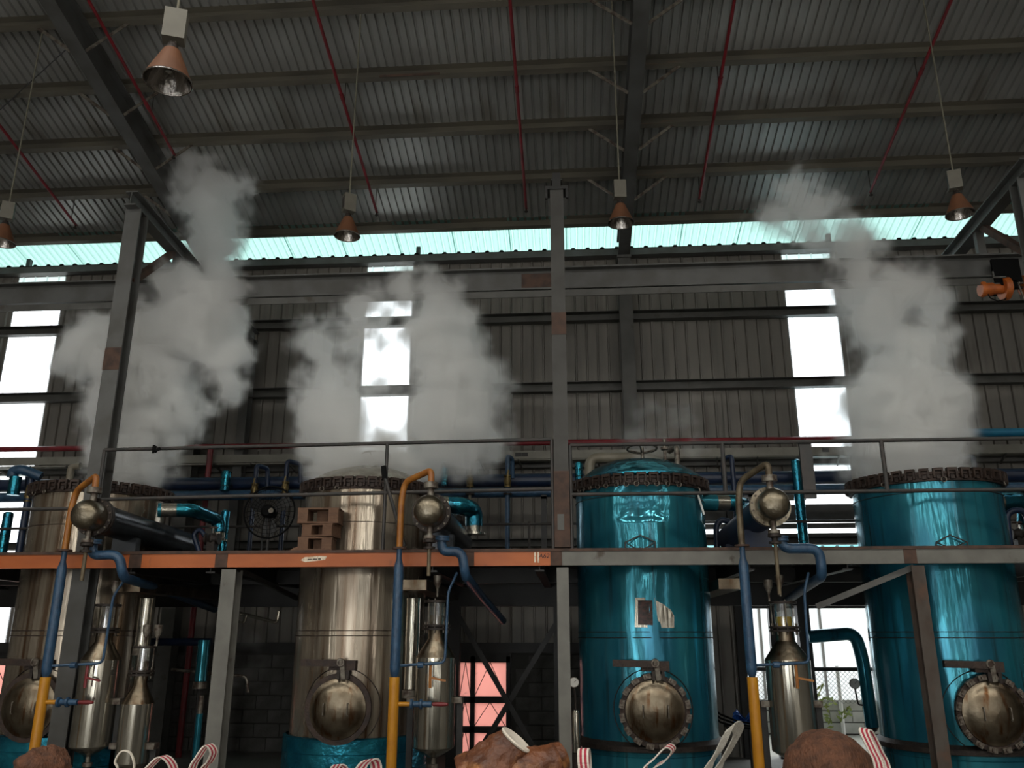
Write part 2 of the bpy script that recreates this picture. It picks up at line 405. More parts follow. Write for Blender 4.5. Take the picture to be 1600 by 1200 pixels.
strip(1, -10.05, -9.15, 1.5, WTOP-.15, 'bright translucent window strip at the left end of the back wall')
strip(2, -3.55, -2.72, 3.1, WTOP-.15, 'bright translucent window strip behind the middle steam cloud')
strip(3, 3.69, 4.52, 3.75, WTOP-.15, 'bright translucent window strip beside the right steam cloud')
for a, b, zt in ((-10.05, -9.15, WTOP-.15), (-3.55, -2.72, WTOP-.15), (3.69, 4.52, WTOP-.15)):
    part('head_flashing', MB().box(a, b, WALL-.03, WALL+.01, zt, WTOP), 'steel_light', wb, False)
# open louvred band low on the right
for z0, z1, t in ((3.44, 3.685, .0), (3.31, 3.39, .0), (3.13, 3.235, .0)):
    part('louvre', MB().bar((1.7, WALL, (z0+z1)/2), (6.2, WALL, (z0+z1)/2), .05, z1-z0, (0, t, 1)), 'steel_grey', wb, False)
for x in (2.5, 3.0, 4.6, 6.2):
    part('opening_post', MB().box(x-.06, x+.06, WALL-.16, WALL-.04, 0, 3.75), 'steel_dark', wb, False)
part('opening_lintel', MB().box(2.5, 6.2, WALL-.12, WALL, 2.1, 2.3), 'steel_dark', wb, False)
part('opening_rail', MB().box(2.5, 6.2, WALL-.1, WALL-.05, 1.2, 1.25), 'steel_dark', wb, False)
# block wall under the sheets
bl = MB()
part('mortar_bed', MB().box(-13, -9.9, WALL-.02, WALL+.12, 0, 1.45).box(-8.85, -1.8, WALL-.02, WALL+.12, 0, 1.45).box(-1.0, 1.7, WALL-.02, WALL+.12, 0, 1.45), 'mortar', wb, False)
me = MB().box(-.195, .195, -.07, .05, -.09, .09).mesh('block', smooth=False)
for r in range(7):
    for c in range(28):
        x = -8.5+c*.4+(.2 if r % 2 else 0); z = .12+r*.2
        if -8.65 < x < 1.5 and not (-2.0 < x < -.8): inst('block', me, 'block', wb, (x, random.uniform(-.006, .006), z))
part('lower_girt', MB().box(-13, 1.7, WALL-.14, WALL-.03, 1.45, 1.6), 'steel_dark', wb, False)
# girts
for z, h in ((6.82, .16), (5.58, .16), (4.30, .14), (3.05, .12)):
    part('girt', MB().sect(C_sect(.14, h), (-13, WALL-.04, z), (12, WALL-.04, z), Vector((0, -1, 0)), Vector((0, 0, 1))), 'steel_light', wb, False)
part('eave_beam', MB().box(-13, 12, WALL-.2, WALL-.04, WTOP-.15, WTOP-.03), 'steel_grey', wb, False)
part('eave_flashing', corr(MB(), 25, .25, .03, (-13, WALL-.21, WTOP-.025), (1, 0, 0), (0, 0, 1), (0, 1, 0), .3), 'steel_dark', wb, False)
for px, y0, y1 in ((655, 372, 404), (50, 395, 418), (1290, 345, 375)):
    p, q = P(px, y0, WALL), P(px, y1, WALL)
    part('eave_post', MB().box(p.x-.035, p.x+.035, WALL-.06, WALL+.02, WTOP-.05, zb(WALL)+.15), 'steel_dark', wb, False)

# pink barred windows low in the back wall
def pink_window(n, x0, x1, label):
    o = struct('window_%d' % n, ((x0+x1)/2, WALL, 0), label)
    zs = (0.0, .38, .40, .80, .85, 1.36)
    z0, z1 = .0, 1.36; mx = x0+(x1-x0)*.30
    f = MB()
    for a, b in ((x0-.04, x0+.02), (mx-.035, mx+.035), (x1-.02, x1+.04)): f.box(a, b, WALL-.08, WALL, z0, z1+.04)
    for z, e in ((.36, .04), (.78, .04), (1.36, .12)): f.box(x0-.04, x1+.06, WALL-.08, WALL, z-.05, z+e)
    part('window_frame', f, 'steel_dark', o, False)
    for a, b in ((x0, mx), (mx, x1)):
        for c, d in ((.0, .36), (.40, .74), (.82, 1.31)):
            part('pane', MB().box(a+.02, b-.02, WALL-.03, WALL-.022, c, d), 'pink_sheet', o, False)
            part('grille', MB().tube([(a+.03, WALL-.05, c), ((a+b)/2, WALL-.05, d)], .006, 5).tube([((a+b)/2, WALL-.05, d), (b-.03, WALL-.05, c)], .006, 5), 'rust', o)
pink_window(4, -1.78, -1.02, 'barred window with pink light under the platform')
pink_window(5, -9.85, -8.88, 'barred window with pink light at the left edge')

# what lies outside
g = link('ground_outside', MB().box(-40, 40, 13.62, 60, -.15, -.05).mesh('ground_outside'), 'ground'); g['kind'] = 'structure'
b = thing('outside_building', 'white washed building beyond the chain link fence', 'building', (8, 24, -.05))
part('facade', MB().box(2, 16, 24, 27, -.05, 4.2), 'white_wall', b, False)
for x in (5.0, 6.6, 8.2): part('panel_joint', MB().box(x, x+.06, 23.97, 24, 0, 4.2), 'steel_light', b, False)
part('window', MB().box(5.4, 6.3, 23.96, 24, 2.2, 3.1), 'steel_light', b, False)
r = thing('outside_roof', 'bright cyan sheet roof outside behind the platform', 'roof', (3.5, 17, 2.2))
part('roof_sheet', corr(MB(), 8, .25, .04, (-.5, 15.2, 3.18), (1, 0, 0), (0, 0, 1), Vector((0, 1, .13)).normalized(), 2.6), 'cyan_roof', r, False)
for x in (.0, 2.9, 7.0): part('post', MB().box(x-.05, x+.05, 17.4, 17.5, -.05, 3.44), 'steel_light', r, False)
lw = thing('garden_wall', 'low pale block wall below the chain link fence', 'wall', (5, 17, -.05))
part('wall_core', MB().box(2, 9, 17, 17.14, -.05, .52), 'mortar', lw, False)
me = MB().box(-.195, .195, -.02, .05, -.09, .09).mesh('pale_block', smooth=False)
for r_ in range(3):
    for c in range(17): inst('block', me, 'pale_block', lw, (-2.7+c*.4+(.2 if r_ % 2 else 0), -.005, .12+.2*r_))
fe = thing('chain_link_fence', 'chain link fence standing on the pale block wall', 'fence', (5, 16.9, -.05))
w = MB()
for i in range(-12, 90):
    x = 2+i*.08
    for sgn in (1, -1):
        xa, xb = (x, x+.62) if sgn > 0 else (x+.62, x)
        if xa > 1.9 and xb > 1.9 and xa < 9 and xb < 9: w.tube([(xa, 16.9+.006*sgn, .5), (xb, 16.9+.006*sgn, 1.12)], .0035, 4, False)
part('wire_mesh', w, 'steel_light', fe, kind='stuff')
for x in (2.5, 4.9, 7.2): part('post', MB().tube([(x, 16.93, -.05), (x, 16.93, 1.16)], .035), 'white_plastic', fe)
part('top_rail', MB().tube([(2, 16.93, 1.12), (9, 16.93, 1.12)], .022), 'steel_light', fe)
pl = thing('creeping_plant', 'yellow green creeper hanging over the low block wall', 'plant', (4.4, 16.8, -.05))
lm = MB()
for i in range(46):
    t = i/45; x = 4.55+.25*math.sin(t*5)+random.uniform(-.25, .25); z = .1+t*.75+random.uniform(-.1, .1)
    a = random.uniform(0, 6.28); d = Vector((math.cos(a), -.5, math.sin(a)))*.06; e = Vector((-math.sin(a), 0, math.cos(a)))*.025
    c = Vector((x, 16.82+random.uniform(-.06, .04), z)); lm.poly([c-d, c+e, c+d, c-e], [(0, 1, 2, 3)])
part('foliage', lm, 'leaf', pl, False, kind='stuff')
part('stem', MB().tube([(4.45, 16.84, -.05), (4.4, 16.84, .5), (4.6, 16.84, .85)], .012, 6), 'leaf', pl)

# ================================================================== roof steel
PUR = [12.91, 11.85, 10.84, 9.83, 8.80, 7.78, 6.75]
pn = ['roof purlin at the eave above the green skylight band', 'second roof purlin up from the eave', 'third roof purlin up from the eave', 'fourth roof purlin up from the eave, with a rust patch', 'highest roof purlin crossing the top of the view', 'sixth roof purlin, above the top of the view', 'seventh roof purlin, above the top of the view']
for i, (Y, lb) in enumerate(zip(PUR, pn)):
    o = single('roof_purlin', MB().sect(C_sect(.09, .2), (-13, Y, zb(Y)), (12, Y, zb(Y)), Vector((0, -1, TR)).normalized(), nrm), 'purlin_paint', lb, 'purlin', 'roof purlins', False)
    if i == 3:
        p = P(640, 110, Y-.1)
        part('rust_patch', MB().box(p.x-.42, p.x+.42, Y-.098, Y-.091, zb(Y)+.0, zb(Y)+.035), 'rust', o, False)
def rafter(X, label):
    t = thing('roof_rafter', label, 'rafter', (X, WALL-.3, 7.8), 'main roof rafters')
    h = .4
    a, b = Vector((X, RIDGE, zb(RIDGE)-h/2-.005)), Vector((X, WALL-.25, zb(WALL-.25)-h/2-.005))
    part('rafter_beam', MB().sect(I_sect(.2, h), a, b, Vector((1, 0, 0)), nrm), 'steel_grey', t, False)
    for Y in PUR[1:5]:
        for s in (-1, 1):
            part('fly_brace', MB().bar((X+s*.1, Y-.03, zb(Y)-h+.02), (X+s*.62, Y-.03, zb(Y)+.02), .045, .012, (0, 1, 0)), 'clamp_worn', t, False)
    part('wall_column', MB().sect(I_sect(.22, .26), (X, WALL-.3, 0), (X, WALL-.3, zb(WALL-.3)-h+.05), Vector((1, 0, 0)), Vector((0, 1, 0))), 'steel_light', t, False)
    part('end_plate', MB().box(X-.12, X+.12, WALL-.46, WALL-.16, zb(WALL-.3)-h-.04, zb(WALL-.3)-h), 'steel_grey', t, False)
    return t
rafter(.98, 'main grey roof rafter and wall column right of the centre')
rafter(-6.28, 'main grey roof rafter passing the big orange lamp on the left')
# portal frames carrying the hoist beam
def portal(X, label, full=True):
    t = thing('portal_frame', label, 'steel frame', (X, 9.25, 0), 'inner portal frames')
    a, b = Vector((X, 9.05, 6.98)), Vector((X, 13.40, 6.66))
    part('top_beam', MB().sect(I_sect(.16, .2), a, b, Vector((1, 0, 0)), Vector((0, .07, 1)).normalized()), 'steel_grey', t, False)
    part('front_column', MB().sect(I_sect(.2, .2, .02, .03), (X, 9.25, 0), (X, 9.25, 6.88), Vector((1, 0, 0)), Vector((0, 1, 0))), 'steel_grey', t, False)
    part('back_column', MB().sect(I_sect(.15, .2), (X, 13.28, 0), (X, 13.28, 6.62), Vector((1, 0, 0)), Vector((0, 1, 0))), 'steel_grey', t, False)
    part('knee_brace', MB().bar((X, 9.33, 5.95), (X, 10.26, 6.80), .08, .08), 'rust', t, False)
    if X < -3:
        p = P(172, 560, 9.14)
        part('paint_band', MB().box(X-.103, X+.103, 9.145, 9.149, p.z-.14, p.z+.14), 'rust', t, False)
portal(-5.45, 'tall grey steel frame rising through the left steam cloud')
portal(5.42, 'grey steel frame sloping in from the right edge')
t = thing('portal_frame', 'grey steel column with rusty bands standing on the platform at the centre', 'steel frame', (-.1, 9.1, 2.6), 'inner portal frames')
part('front_column', MB().box(-.18, -.02, 9.02, 9.2, 2.6, 6.86), 'column_paint', t, False)
part('top_beam', MB().sect(I_sect(.14, .18), (-.1, 9.12, 6.98), (-.1, 13.45, 6.66), Vector((1, 0, 0)), Vector((0, .07, 1)).normalized()), 'steel_grey', t, False)
part('cap_plate', MB().box(-.24, .04, 9.0, 9.22, 6.86, 6.9).box(-.24, -.21, 9.0, 9.04, 6.74, 6.86).box(.01, .04, 9.0, 9.04, 6.74, 6.86).box(-.15, -.05, 9.0, 9.1, 6.9, 7.08), 'steel_dark', t, False)
for z0, z1 in ((5.0, 5.27), (2.6, 3.42)):
    part('rust_band', MB().box(-.184, -.016, 9.016, 9.204, z0, z1), 'rust', t, False)
part('paint_chip', MB().box(-.15, -.08, 9.010, 9.0155, 2.78, 2.95), 'steel_light', t, False)
# hoist beam
t = thing('hoist_beam', 'long grey steel I-beam crossing the whole hall above the tanks', 'beam', (0, 10.4, 6.12))
part('beam', MB().sect(I_sect(.2, .32, .02, .014), (-12.9, 10.4, 6.28), (11.9, 10.4, 6.28), Vector((0, 1, 0)), Vector((0, 0, 1))), 'steel_grey', t, False)
part('side_channel', MB().box(-12.9, 11.9, 10.28, 10.3, 6.0, 6.09), 'steel_light', t, False)
for x in (-5.45, -.1, 5.42): part('hanger', MB().box(x-.05, x+.05, 10.36, 10.44, 6.44, 6.84), 'steel_grey', t, False)
for px, w_ in ((840, .22), (1390, .25)):
    p = P(px, 436, 10.3); part('rust_patch', MB().box(p.x-w_, p.x+w_, 10.384, 10.39, 6.17, 6.38), 'rust', t, False)
# electric hoist
hp = P(1565, 446, 10.35)
t = thing('electric_hoist', 'orange electric hoist hanging from the beam at the right edge', 'hoist', (hp.x, 10.4, 5.8))
hx, hz = hp.x, hp.z-.0
part('trolley', MB().box(hx-.12, hx+.22, 10.26, 10.3, 6.02, 6.34).box(hx-.12, hx+.22, 10.5, 10.54, 6.02, 6.34).box(hx-.05, hx+.15, 10.26, 10.54, 5.94, 6.04), 'black', t, False)
part('motor', MB().lathe([(.0, 0), (.09, .0), (.10, .02), (.10, .05), (.085, .055), (.085, .15), (.065, .16), (.065, .36)], (hx-.29, 10.32, hz-.06), (1, 0, 0), 20), 'hoist_orange', t)
part('gearbox', MB().lathe([(.0, 0), (.14, 0), (.15, .03), (.15, .07), (.12, .09), (.06, .10)], (hx-.02, 10.32, hz-.06), (1, 0, 0), 20), 'hoist_orange', t)
part('drum', MB().lathe([(0, 0), (.13, .0), (.13, .3), (.0, .3)], (hx+.24, 10.32, hz-.02), (1, 0, 0), 20), 'hoist_orange', t)
part('shaft', MB().tube([(hx+.07, 10.32, hz-.06), (hx+.26, 10.32, hz-.05)], .02), 'cast_dark', t)
part('cable_loop', MB().tube([(hx-.22, 10.3, hz-.12), (hx-.2, 10.28, hz-.2), (hx-.12, 10.28, hz-.24), (hx-.02, 10.28, hz-.22), (hx+.03, 10.28, hz-.1)], .008, 6), 'black', t)
part('limit_bracket', MB().bar((hx-.16, 10.22, hz+.06), (hx+.0, 10.22, hz+.06), .02, .02).bar((hx-.15, 10.22, hz+.06), (hx-.15, 10.22, hz+.14), .02, .02), 'steel_light', t, False)
part('chain', MB().tube([(hx+.2, 10.28, hz+.05), (hx+.17, 10.28, hz-.02), (hx+.2, 10.28, hz-.2), (hx+.26, 10.28, hz-.34), (hx+.27, 10.28, hz-.6)], .012, 6), 'clamp_worn', t)

# sprinkler pipes under the roof
RED = [(-5.80, 7.6, 10.6, 'red sprinkler pipe on the roof beside the big orange lamp'), (-3.03, 7.6, 11.95, 'red sprinkler pipe on the roof left of centre'), (-.62, 7.6, 11.98, 'red sprinkler pipe on the roof nearest the central column'), (2.1, 7.6, 11.9, 'red sprinkler pipe on the roof right of the main rafter'), (4.7, 7.6, 11.88, 'red sprinkler pipe on the roof nearest the right edge'), (-8.1, 7.6, 12.0, 'red sprinkler pipe on the roof at the left edge')]
for X, y0, y1, lb in RED:
    t = thing('sprinkler_pipe', lb, 'pipe', (X, y1, zb(y1)-.35), 'red roof sprinkler pipes')
    part('pipe', MB().tube([(X, y0, zb(y0)-.35), (X, y1, zb(y1)-.35)], .022, 8), 'red_paint', t)
    ym = PUR[4]+.9
    part('coupling', MB().tube([(X, ym-.05, zb(ym-.05)-.35), (X, ym+.05, zb(ym+.05)-.35)], .03, 8), 'red_paint', t)
    part('sprinkler_head', MB().lathe([(.012, 0), (.012, -.04), (.03, -.045), (.03, -.055), (.006, -.07)], (X, y1-.02, zb(y1)-.36), (0, 0, 1), 10), 'cast_dark', t)
    for Y in (PUR[1], PUR[3]):
        if Y < y1: part('hanger', MB().tube([(X, Y, zb(Y)-.34), (X, Y, zb(Y)+.02)], .006, 6), 'cast_dark', t)

# high bay lamps
def lamp(loc, ztop, label, yaw, tilt):
    x, y, z = loc
    t = thing('high_bay_lamp', label, 'lamp', (x, y, z), 'high bay lamps under the roof')
    sh = part('shade', MB().lathe([(.15, 0), (.152, .004), (.055, .235), (.045, .24)], (x, y, z), (0, 0, 1), 28, False), 'lamp_shade', t)
    part('rim', MB().torus((x, y, z), (0, 0, 1), .151, .006, 32, 6), 'lamp_mirror', sh)
    part('reflector', MB().lathe([(.146, .003), (.120, .07), (.085, .15), (.045, .215), (.0, .22)], (x, y, z), (0, 0, 1), 28, False), 'lamp_mirror', sh)
    part('bulb', MB().lathe([(0, .06), (.025, .07), (.032, .10), (.02, .16), (.02, .21)], (x, y, z), (0, 0, 1), 12, False), 'sight_glass', sh)
    part('socket', MB().lathe([(.045, .235), (.04, .26), (.03, .29)], (x, y, z), (0, 0, 1), 14), 'cast_dark', t)
    part('hook', MB().torus((x, y, z+.30), (0, 1, 0), .018, .006, 14, 6), 'clamp_worn', t)
    bx = part('ballast_box', MB().box(x-.07, x+.07, y-.05, y+.05, z+.315, z+.54), 'lamp_box', t, False)
    part('vent_grille', MB().box(x-.072, x-.0705, y-.04, y+.04, z+.36, z+.5), 'cast_dark', bx, False)
    part('cable', MB().tube([(x, y, z+.54), (x, y, ztop)], .009, 6), 'rope', t)
    t.rotation_euler = (0, 0, yaw)
    return t
lz = lambda Y: zb(Y)
lamp((-2.575, 4.5, 5.17), 10.2, 'large near orange high bay lamp hanging at the upper left', .35, 0)
lamp((-2.575, 8.8, 6.22), zb(8.8), 'orange high bay lamp hanging left of the central column', .6, 0)
lamp((.64, 8.8, 6.27), zb(8.8), 'orange high bay lamp hanging in front of the main rafter', .1, 0)
lamp((4.43, 8.8, 6.24), zb(8.8), 'pale orange high bay lamp hanging near the right edge', -.3, 0)
lamp((-6.85, 8.8, 6.28), zb(8.8), 'orange high bay lamp cut off by the left edge', .5, 0)
# drop wires from the purlins
# ================================================================== wall services
single('fire_main', MB().tube([(-12.8, 13.1, 4.70), (11.8, 13.1, 4.62)], .045, 10), 'red_paint', 'long dark red pipe running along the back wall above the cable tray', 'pipe')
t = thing('cable_tray', 'cream cable tray running along the back wall', 'cable tray', (0, 13.1, 4.3))
part('tray', MB().sect([(0, 0), (.02, 0), (.02, .13), (0, .13)], (-12.8, 13.0, 4.40), (11.8, 13.0, 4.36), Vector((0, 1, 0)), Vector((0, 0, 1))), 'cream_tray', t, False)
part('tray_floor', MB().box(-12.8, 11.8, 13.02, 13.2, 4.36, 4.38), 'cream_tray', t, False)
for i in range(30):
    x = -9.5+i*.62
    part('bracket', MB().bar((x, 13.0, 4.37), (x+.05, 13.32, 4.27), .02, .03), 'steel_light', t, False)
for px in (810, 820, 1290): 
    p = P(px, 705, 13)
    part('bolt_plate', MB().box(p.x-.05, p.x+.05, 12.99, 13.0, 4.42, 4.48), 'steel_dark', t, False)
HY = 12.5
single('header_pipe', MB().tube([(-12.8, HY, 3.97), (11.8, HY, 3.92)], .10, 18), 'navy_pipe', 'upper navy header pipe along the back of the platform', 'pipe')
single('header_pipe', MB().tube([(-12.8, HY-.15, 3.76), (11.8, HY-.15, 3.72)], .075, 16), 'blue_pipe', 'lower blue header pipe along the back of the platform', 'pipe')
for i, x in enumerate((-11, -7.6, -3.6, -.4, 2.6, 6.4)):
    single('pipe_support', MB().box(x-.04, x+.04, HY-.28, HY-.2, 2.59, 3.66).box(x-.04, x+.04, HY-.28, HY+.12, 3.62, 3.68), 'steel_dark', ['steel pipe stand beyond the left edge', 'steel pipe stand behind the left steel tank', 'steel pipe stand between the fan and the second tank', 'steel pipe stand just left of the central column', 'steel pipe stand behind the third condenser', 'steel pipe stand beyond the right tank'][i], 'support', 'stands of the header pipes', False)
def drop_pipe(px, ytop, Y, m, label, hook=.0, valve=None, r=.035):
    a = P(px, ytop, Y)
    t = thing('drop_pipe', label, 'pipe', (a.x, Y, 2.6), 'small pipes dropping from the headers')
    if hook:
        pts = fillet([(a.x, Y, 2.6), (a.x, Y, a.z), (a.x+hook, Y+.15, a.z-.02), (a.x+hook, Y+.2, a.z-.3)], .06)
    else:
        pts = [(a.x, Y, 2.6), (a.x, Y, a.z)]
    part('pipe', MB().tube(pts, r, 12), m, t)
    if valve:
        z = P(px, valve, Y).z
        v = part('valve', MB().lathe([(.03, -.09), (.055, -.09), (.055, -.07), (.045, -.06), (.06, 0), (.045, .06), (.055, .07), (.055, .09), (.03, .09)], (a.x, Y, z), (0, 0, 1), 12), 'brass', t)
        part('valve_lever', MB().bar((a.x, Y-.07, z), (a.x+.02, Y-.08, z+.16), .02, .012), 'brass', v, False)
    part('flange', MB().lathe([(.0, -.012), (.065, -.012), (.065, .012), (0, .012)], (a.x, Y, P(px, 772, Y).z), (0, 0, 1), 14), 'cast_dark', t)
    return t
drop_pipe(401, 727, 12.2, 'navy_pipe', 'navy drop pipe with brass valve left of the fan', .12, 765)
drop_pipe(449, 720, 12.2, 'navy_pipe', 'navy hooked drop pipe with brass valve right of the fan', .16, 762)
drop_pipe(793, 712, 12.2, 'blue_pipe', 'blue drop pipe with brass valve left of the central column', .06, 752)
drop_pipe(735, 718, 12.2, 'beige_pipe', 'thin pale drop pipe with brass valve behind the second condenser', 0, 752, .022)
drop_pipe(1143, 712, 12.2, 'navy_pipe', 'navy hooked drop pipe behind the third condenser', -.1, None)
drop_pipe(1520, 712, 12.2, 'navy_pipe', 'navy hooked drop pipe right of the right tank', -.12, None)
drop_pipe(51, 735, 12.0, 'navy_pipe', 'navy drop pipe with brass valve at the far left', -.15, 775, .05)
def foil_drop(px, y0, y1, Y, r, label, m='foil_crumpled'):
    a, b_ = P(px, y0, Y), P(px, y1, Y)
    if y1 > 850: b_.z = DZ
    t = thing('lagged_pipe', label, 'pipe', (a.x, Y, b_.z), 'foil wrapped pipes')
    part('lagging', MB().lathe([(r*.7, b_.z), (r, b_.z+.01), (r, (a.z+b_.z)/2), (r*1.02, (a.z+b_.z)/2+.01), (r, a.z-.02), (r*.6, a.z)], (a.x, Y, 0), (0, 0, 1), 18), m, t)
    if b_.z > 2.9: part('branch', MB().tube([(a.x, Y+r*.6, a.z*.4+b_.z*.6), (a.x, 12.42, a.z*.4+b_.z*.6)], r*.5, 10), 'navy_pipe', t)
    part('band', MB().torus((a.x, Y, b_.z*.4+a.z*.6), (0, 0, 1), r, .004, 18, 6), 'cast_dark', t)
    part('band', MB().torus((a.x, Y, b_.z*.75+a.z*.25), (0, 0, 1), r, .004, 18, 6), 'cast_dark', t)
    return t
foil_drop(354, 735, 768, 12.2, .07, 'short blue foil wrapped pipe above the fan left of it')
foil_drop(695, 730, 760, 12.2, .055, 'short blue foil wrapped pipe behind the second condenser')
foil_drop(904, 722, 752, 12.2, .055, 'short blue foil wrapped pipe left of the dented tank')
foil_drop(1243, 718, 862, 12.15, .07, 'tall bright blue foil wrapped pipe right of the third condenser')
foil_drop(14, 800, 866, 12.0, .07, 'teal foil wrapped pipe at the far left')
foil_drop(353, 797, 862, 11.6, .06, 'upright blue foil pipe beside the left steel column')
t = thing('lagged_pipe', 'blue elbow pipe hooking down at the far left', 'pipe', P(20, 775, 11.9), 'foil wrapped pipes')
part('lagging', MB().lathe([(.05, 0), (.085, .005), (.085, .28), (.06, .285)], P(20, 774, 11.9), (0, 0, 1), 18), 'foil_crumpled', t)
part('elbow', MB().tube(fillet([P(20, 745, 11.9), P(20, 736, 11.9), P(34, 733, 11.9), P(64, 745, 12.0)], .12), .075, 14), 'blue_pipe', t)
p, q = P(1452, 677, 12.6), P(1640, 677, 12.6)
t = thing('lagged_pipe', 'bright blue foil pipe running out of the right steam cloud', 'pipe', p, 'foil wrapped pipes')
part('lagging', MB().tube([p, q+Vector((2, 0, 0))], .065, 16), 'cyan_paint', t)
part('bracket', MB().box(q.x-.1, q.x-.06, 12.6, 13.46, q.z-.1, q.z-.07), 'steel_dark', t, False)

# ================================================================== platform
TX = [-5.93, -2.52, .82, 4.18]; TY = 10.2; TRAD = [.77, .75, .765, .80]
pf = thing('platform', 'raised steel working platform around the four tanks with orange and grey front beams', 'platform', (0, 9.0, 0))
HB = 2.41
segs = [(-9.0, P(203, 870, 9).x, 'orange_paint'), (P(222, 870, 9).x, P(337, 870, 9).x, 'orange_paint'), (P(356, 870, 9).x, P(717, 868, 9).x, 'orange_paint'), (P(741, 868, 9).x, P(860, 868, 9).x, 'orange_paint'), (P(878, 868, 9).x, P(1412, 868, 9).x, 'post_paint'), (P(1432, 868, 9).x, 8.0, 'post_paint')]
beams = []
for i, (a, b_, m) in enumerate(segs):
    beams.append(part('front_beam', MB().sect(C_sect(.08, DZ-.03-HB, .012), (a, 9.0, HB), (b_, 9.0, HB), Vector((0, 1, 0)), Vector((0, 0, 1))), m, pf, False, 'orange painted front beam' if m[0] == 'o' else 'grey painted front beam'))
    if i < 5: part('splice_plate', MB().box(b_, segs[i+1][0], 8.994, 9.02, HB, DZ-.03), 'rust', pf, False)
part('toe_edge', MB().box(-9, 8, 8.985, 9.1, DZ-.03, DZ), 'rust', pf, False)
# deck plates leaving a hole round every tank
xs = [-9.0]+[e for c, r_ in zip(TX, TRAD) for e in (c-r_-.03, c+r_+.03)]+[8.0]
for i in range(0, len(xs), 2):
    part('deck_plate', MB().box(xs[i], xs[i+1], 9.1, 12.3, DZ-.02, DZ), 'steel_dark', pf, False)
for c, r_ in zip(TX, TRAD):
    part('deck_plate', MB().box(c-r_-.03, c+r_+.03, 9.1, TY-r_-.03, DZ-.02, DZ), 'steel_dark', pf, False)
    part('deck_plate', MB().box(c-r_-.03, c+r_+.03, TY+r_+.03, 12.3, DZ-.02, DZ), 'steel_dark', pf, False)
for x in (-8.4, -7.0, -4.85, -3.95, -1.5, -.35, 1.85, 2.85, 5.2, 6.6):
    part('joist', MB().sect(I_sect(.1, .2), (x, 9.1, DZ-.13), (x, 12.2, DZ-.13), Vector((1, 0, 0)), Vector((0, 0, 1))), 'steel_dark', pf, False)
part('rear_beam', MB().sect(I_sect(.14, .44), (-9, 12.25, 2.32), (8, 12.25, 2.32), Vector((0, 1, 0)), Vector((0, 0, 1))), 'steel_dark', pf, False)
for Y in (9.27, 11.2): part('cross_beam', MB().sect(I_sect(.1, .2), (-9, Y, DZ-.13), (8, Y, DZ-.13), Vector((0, 1, 0)), Vector((0, 0, 1))), 'steel_dark', pf, False) if Y > 11.1 else None
def post(x, m, w=.13, d=.17, Y=9.02, zt=HB-.02):
    part('post', MB().sect(I_sect(w, d, .012, .05), (x, Y+d/2, 0), (x, Y+d/2, zt), Vector((1, 0, 0)), Vector((0, 1, 0))), m, pf, False)
post(P(352, 950, 9.02).x, 'post_paint', .16, .2)
post(P(880, 950, 9.02).x, 'post_paint', .125)
post(P(1443, 950, 9.02).x, 'rusty_post', .13)
for x in (-7.6, -1.68, -.2, 3.15, 7.0): part('rear_post', MB().box(x-.08, x+.08, 12.17, 12.33, 0, 2.1), 'steel_dark', pf, False)
X0, X1 = -1.66, -.22
part('cross_brace', MB().bar((X0, 12.1, 2.05), (X0+1.2, 12.1, .1), .07, .012, (0, 1, 0)), 'steel_dark', pf, False)
part('cross_brace', MB().bar((X1, 12.12, 1.9), (X1-1.15, 12.12, .1), .07, .012, (0, 1, 0)), 'steel_dark', pf, False)
part('knee_brace', MB().bar(P(1276, 948, 9.35), P(1428, 886, 9.1), .06, .06), 'steel_light', pf, False)
part('knee_brace', MB().bar(P(372, 890, 9.2), P(465, 935, 10.6), .05, .05), 'steel_dark', pf, False)
tx = bpy.data.curves.new('beam_mark', 'FONT'); tx.body = "A62'"; tx.size = .068; tx.shear = .2
to = bpy.data.objects.new('tmp_text', tx); COL.objects.link(to)
bpy.context.view_layer.update()
tm = bpy.data.meshes.new_from_object(to.evaluated_get(bpy.context.evaluated_depsgraph_get()))
bpy.data.objects.remove(to)
p = P(841.5, 872, 9.0)
o = link('beam_mark', tm, 'ink', beams[3], (p.x-pf.location.x, 8.9975-9.0, p.z)); o.rotation_euler = (PI/2, 0, 0); o['label'] = 'black handwritten mark'
p = P(839, 866, 9.0)
for dx in (0, .035): part('tape_strip', MB().box(p.x-.03+dx, p.x-.012+dx, 8.996, 8.999, HB+.03, DZ-.035), 'tape_white', beams[3], False)
a, b_ = P(470, 874, 9), P(511, 872, 9)
part('sticker', MB().poly([(a.x, 8.998, a.z-.01), (a.x+.05, 8.998, a.z-.03), (b_.x-.02, 8.998, b_.z-.018), (b_.x, 8.998, b_.z+.018), (b_.x-.07, 8.998, b_.z+.022), (a.x+.04, 8.998, a.z+.022)], [(0, 1, 2, 3, 4, 5)]), 'tape_white', beams[2], False, 'torn pale sticker')
part('sticker_print', MB().box(a.x+.075, a.x+.12, 8.9965, 8.9975, a.z-.008, a.z+.004).box(a.x+.13, a.x+.18, 8.9965, 8.9975, a.z-.006, a.z+.006).box(a.x+.19, a.x+.22, 8.9965, 8.9975, a.z-.004, a.z+.008), 'ink', beams[2], False)

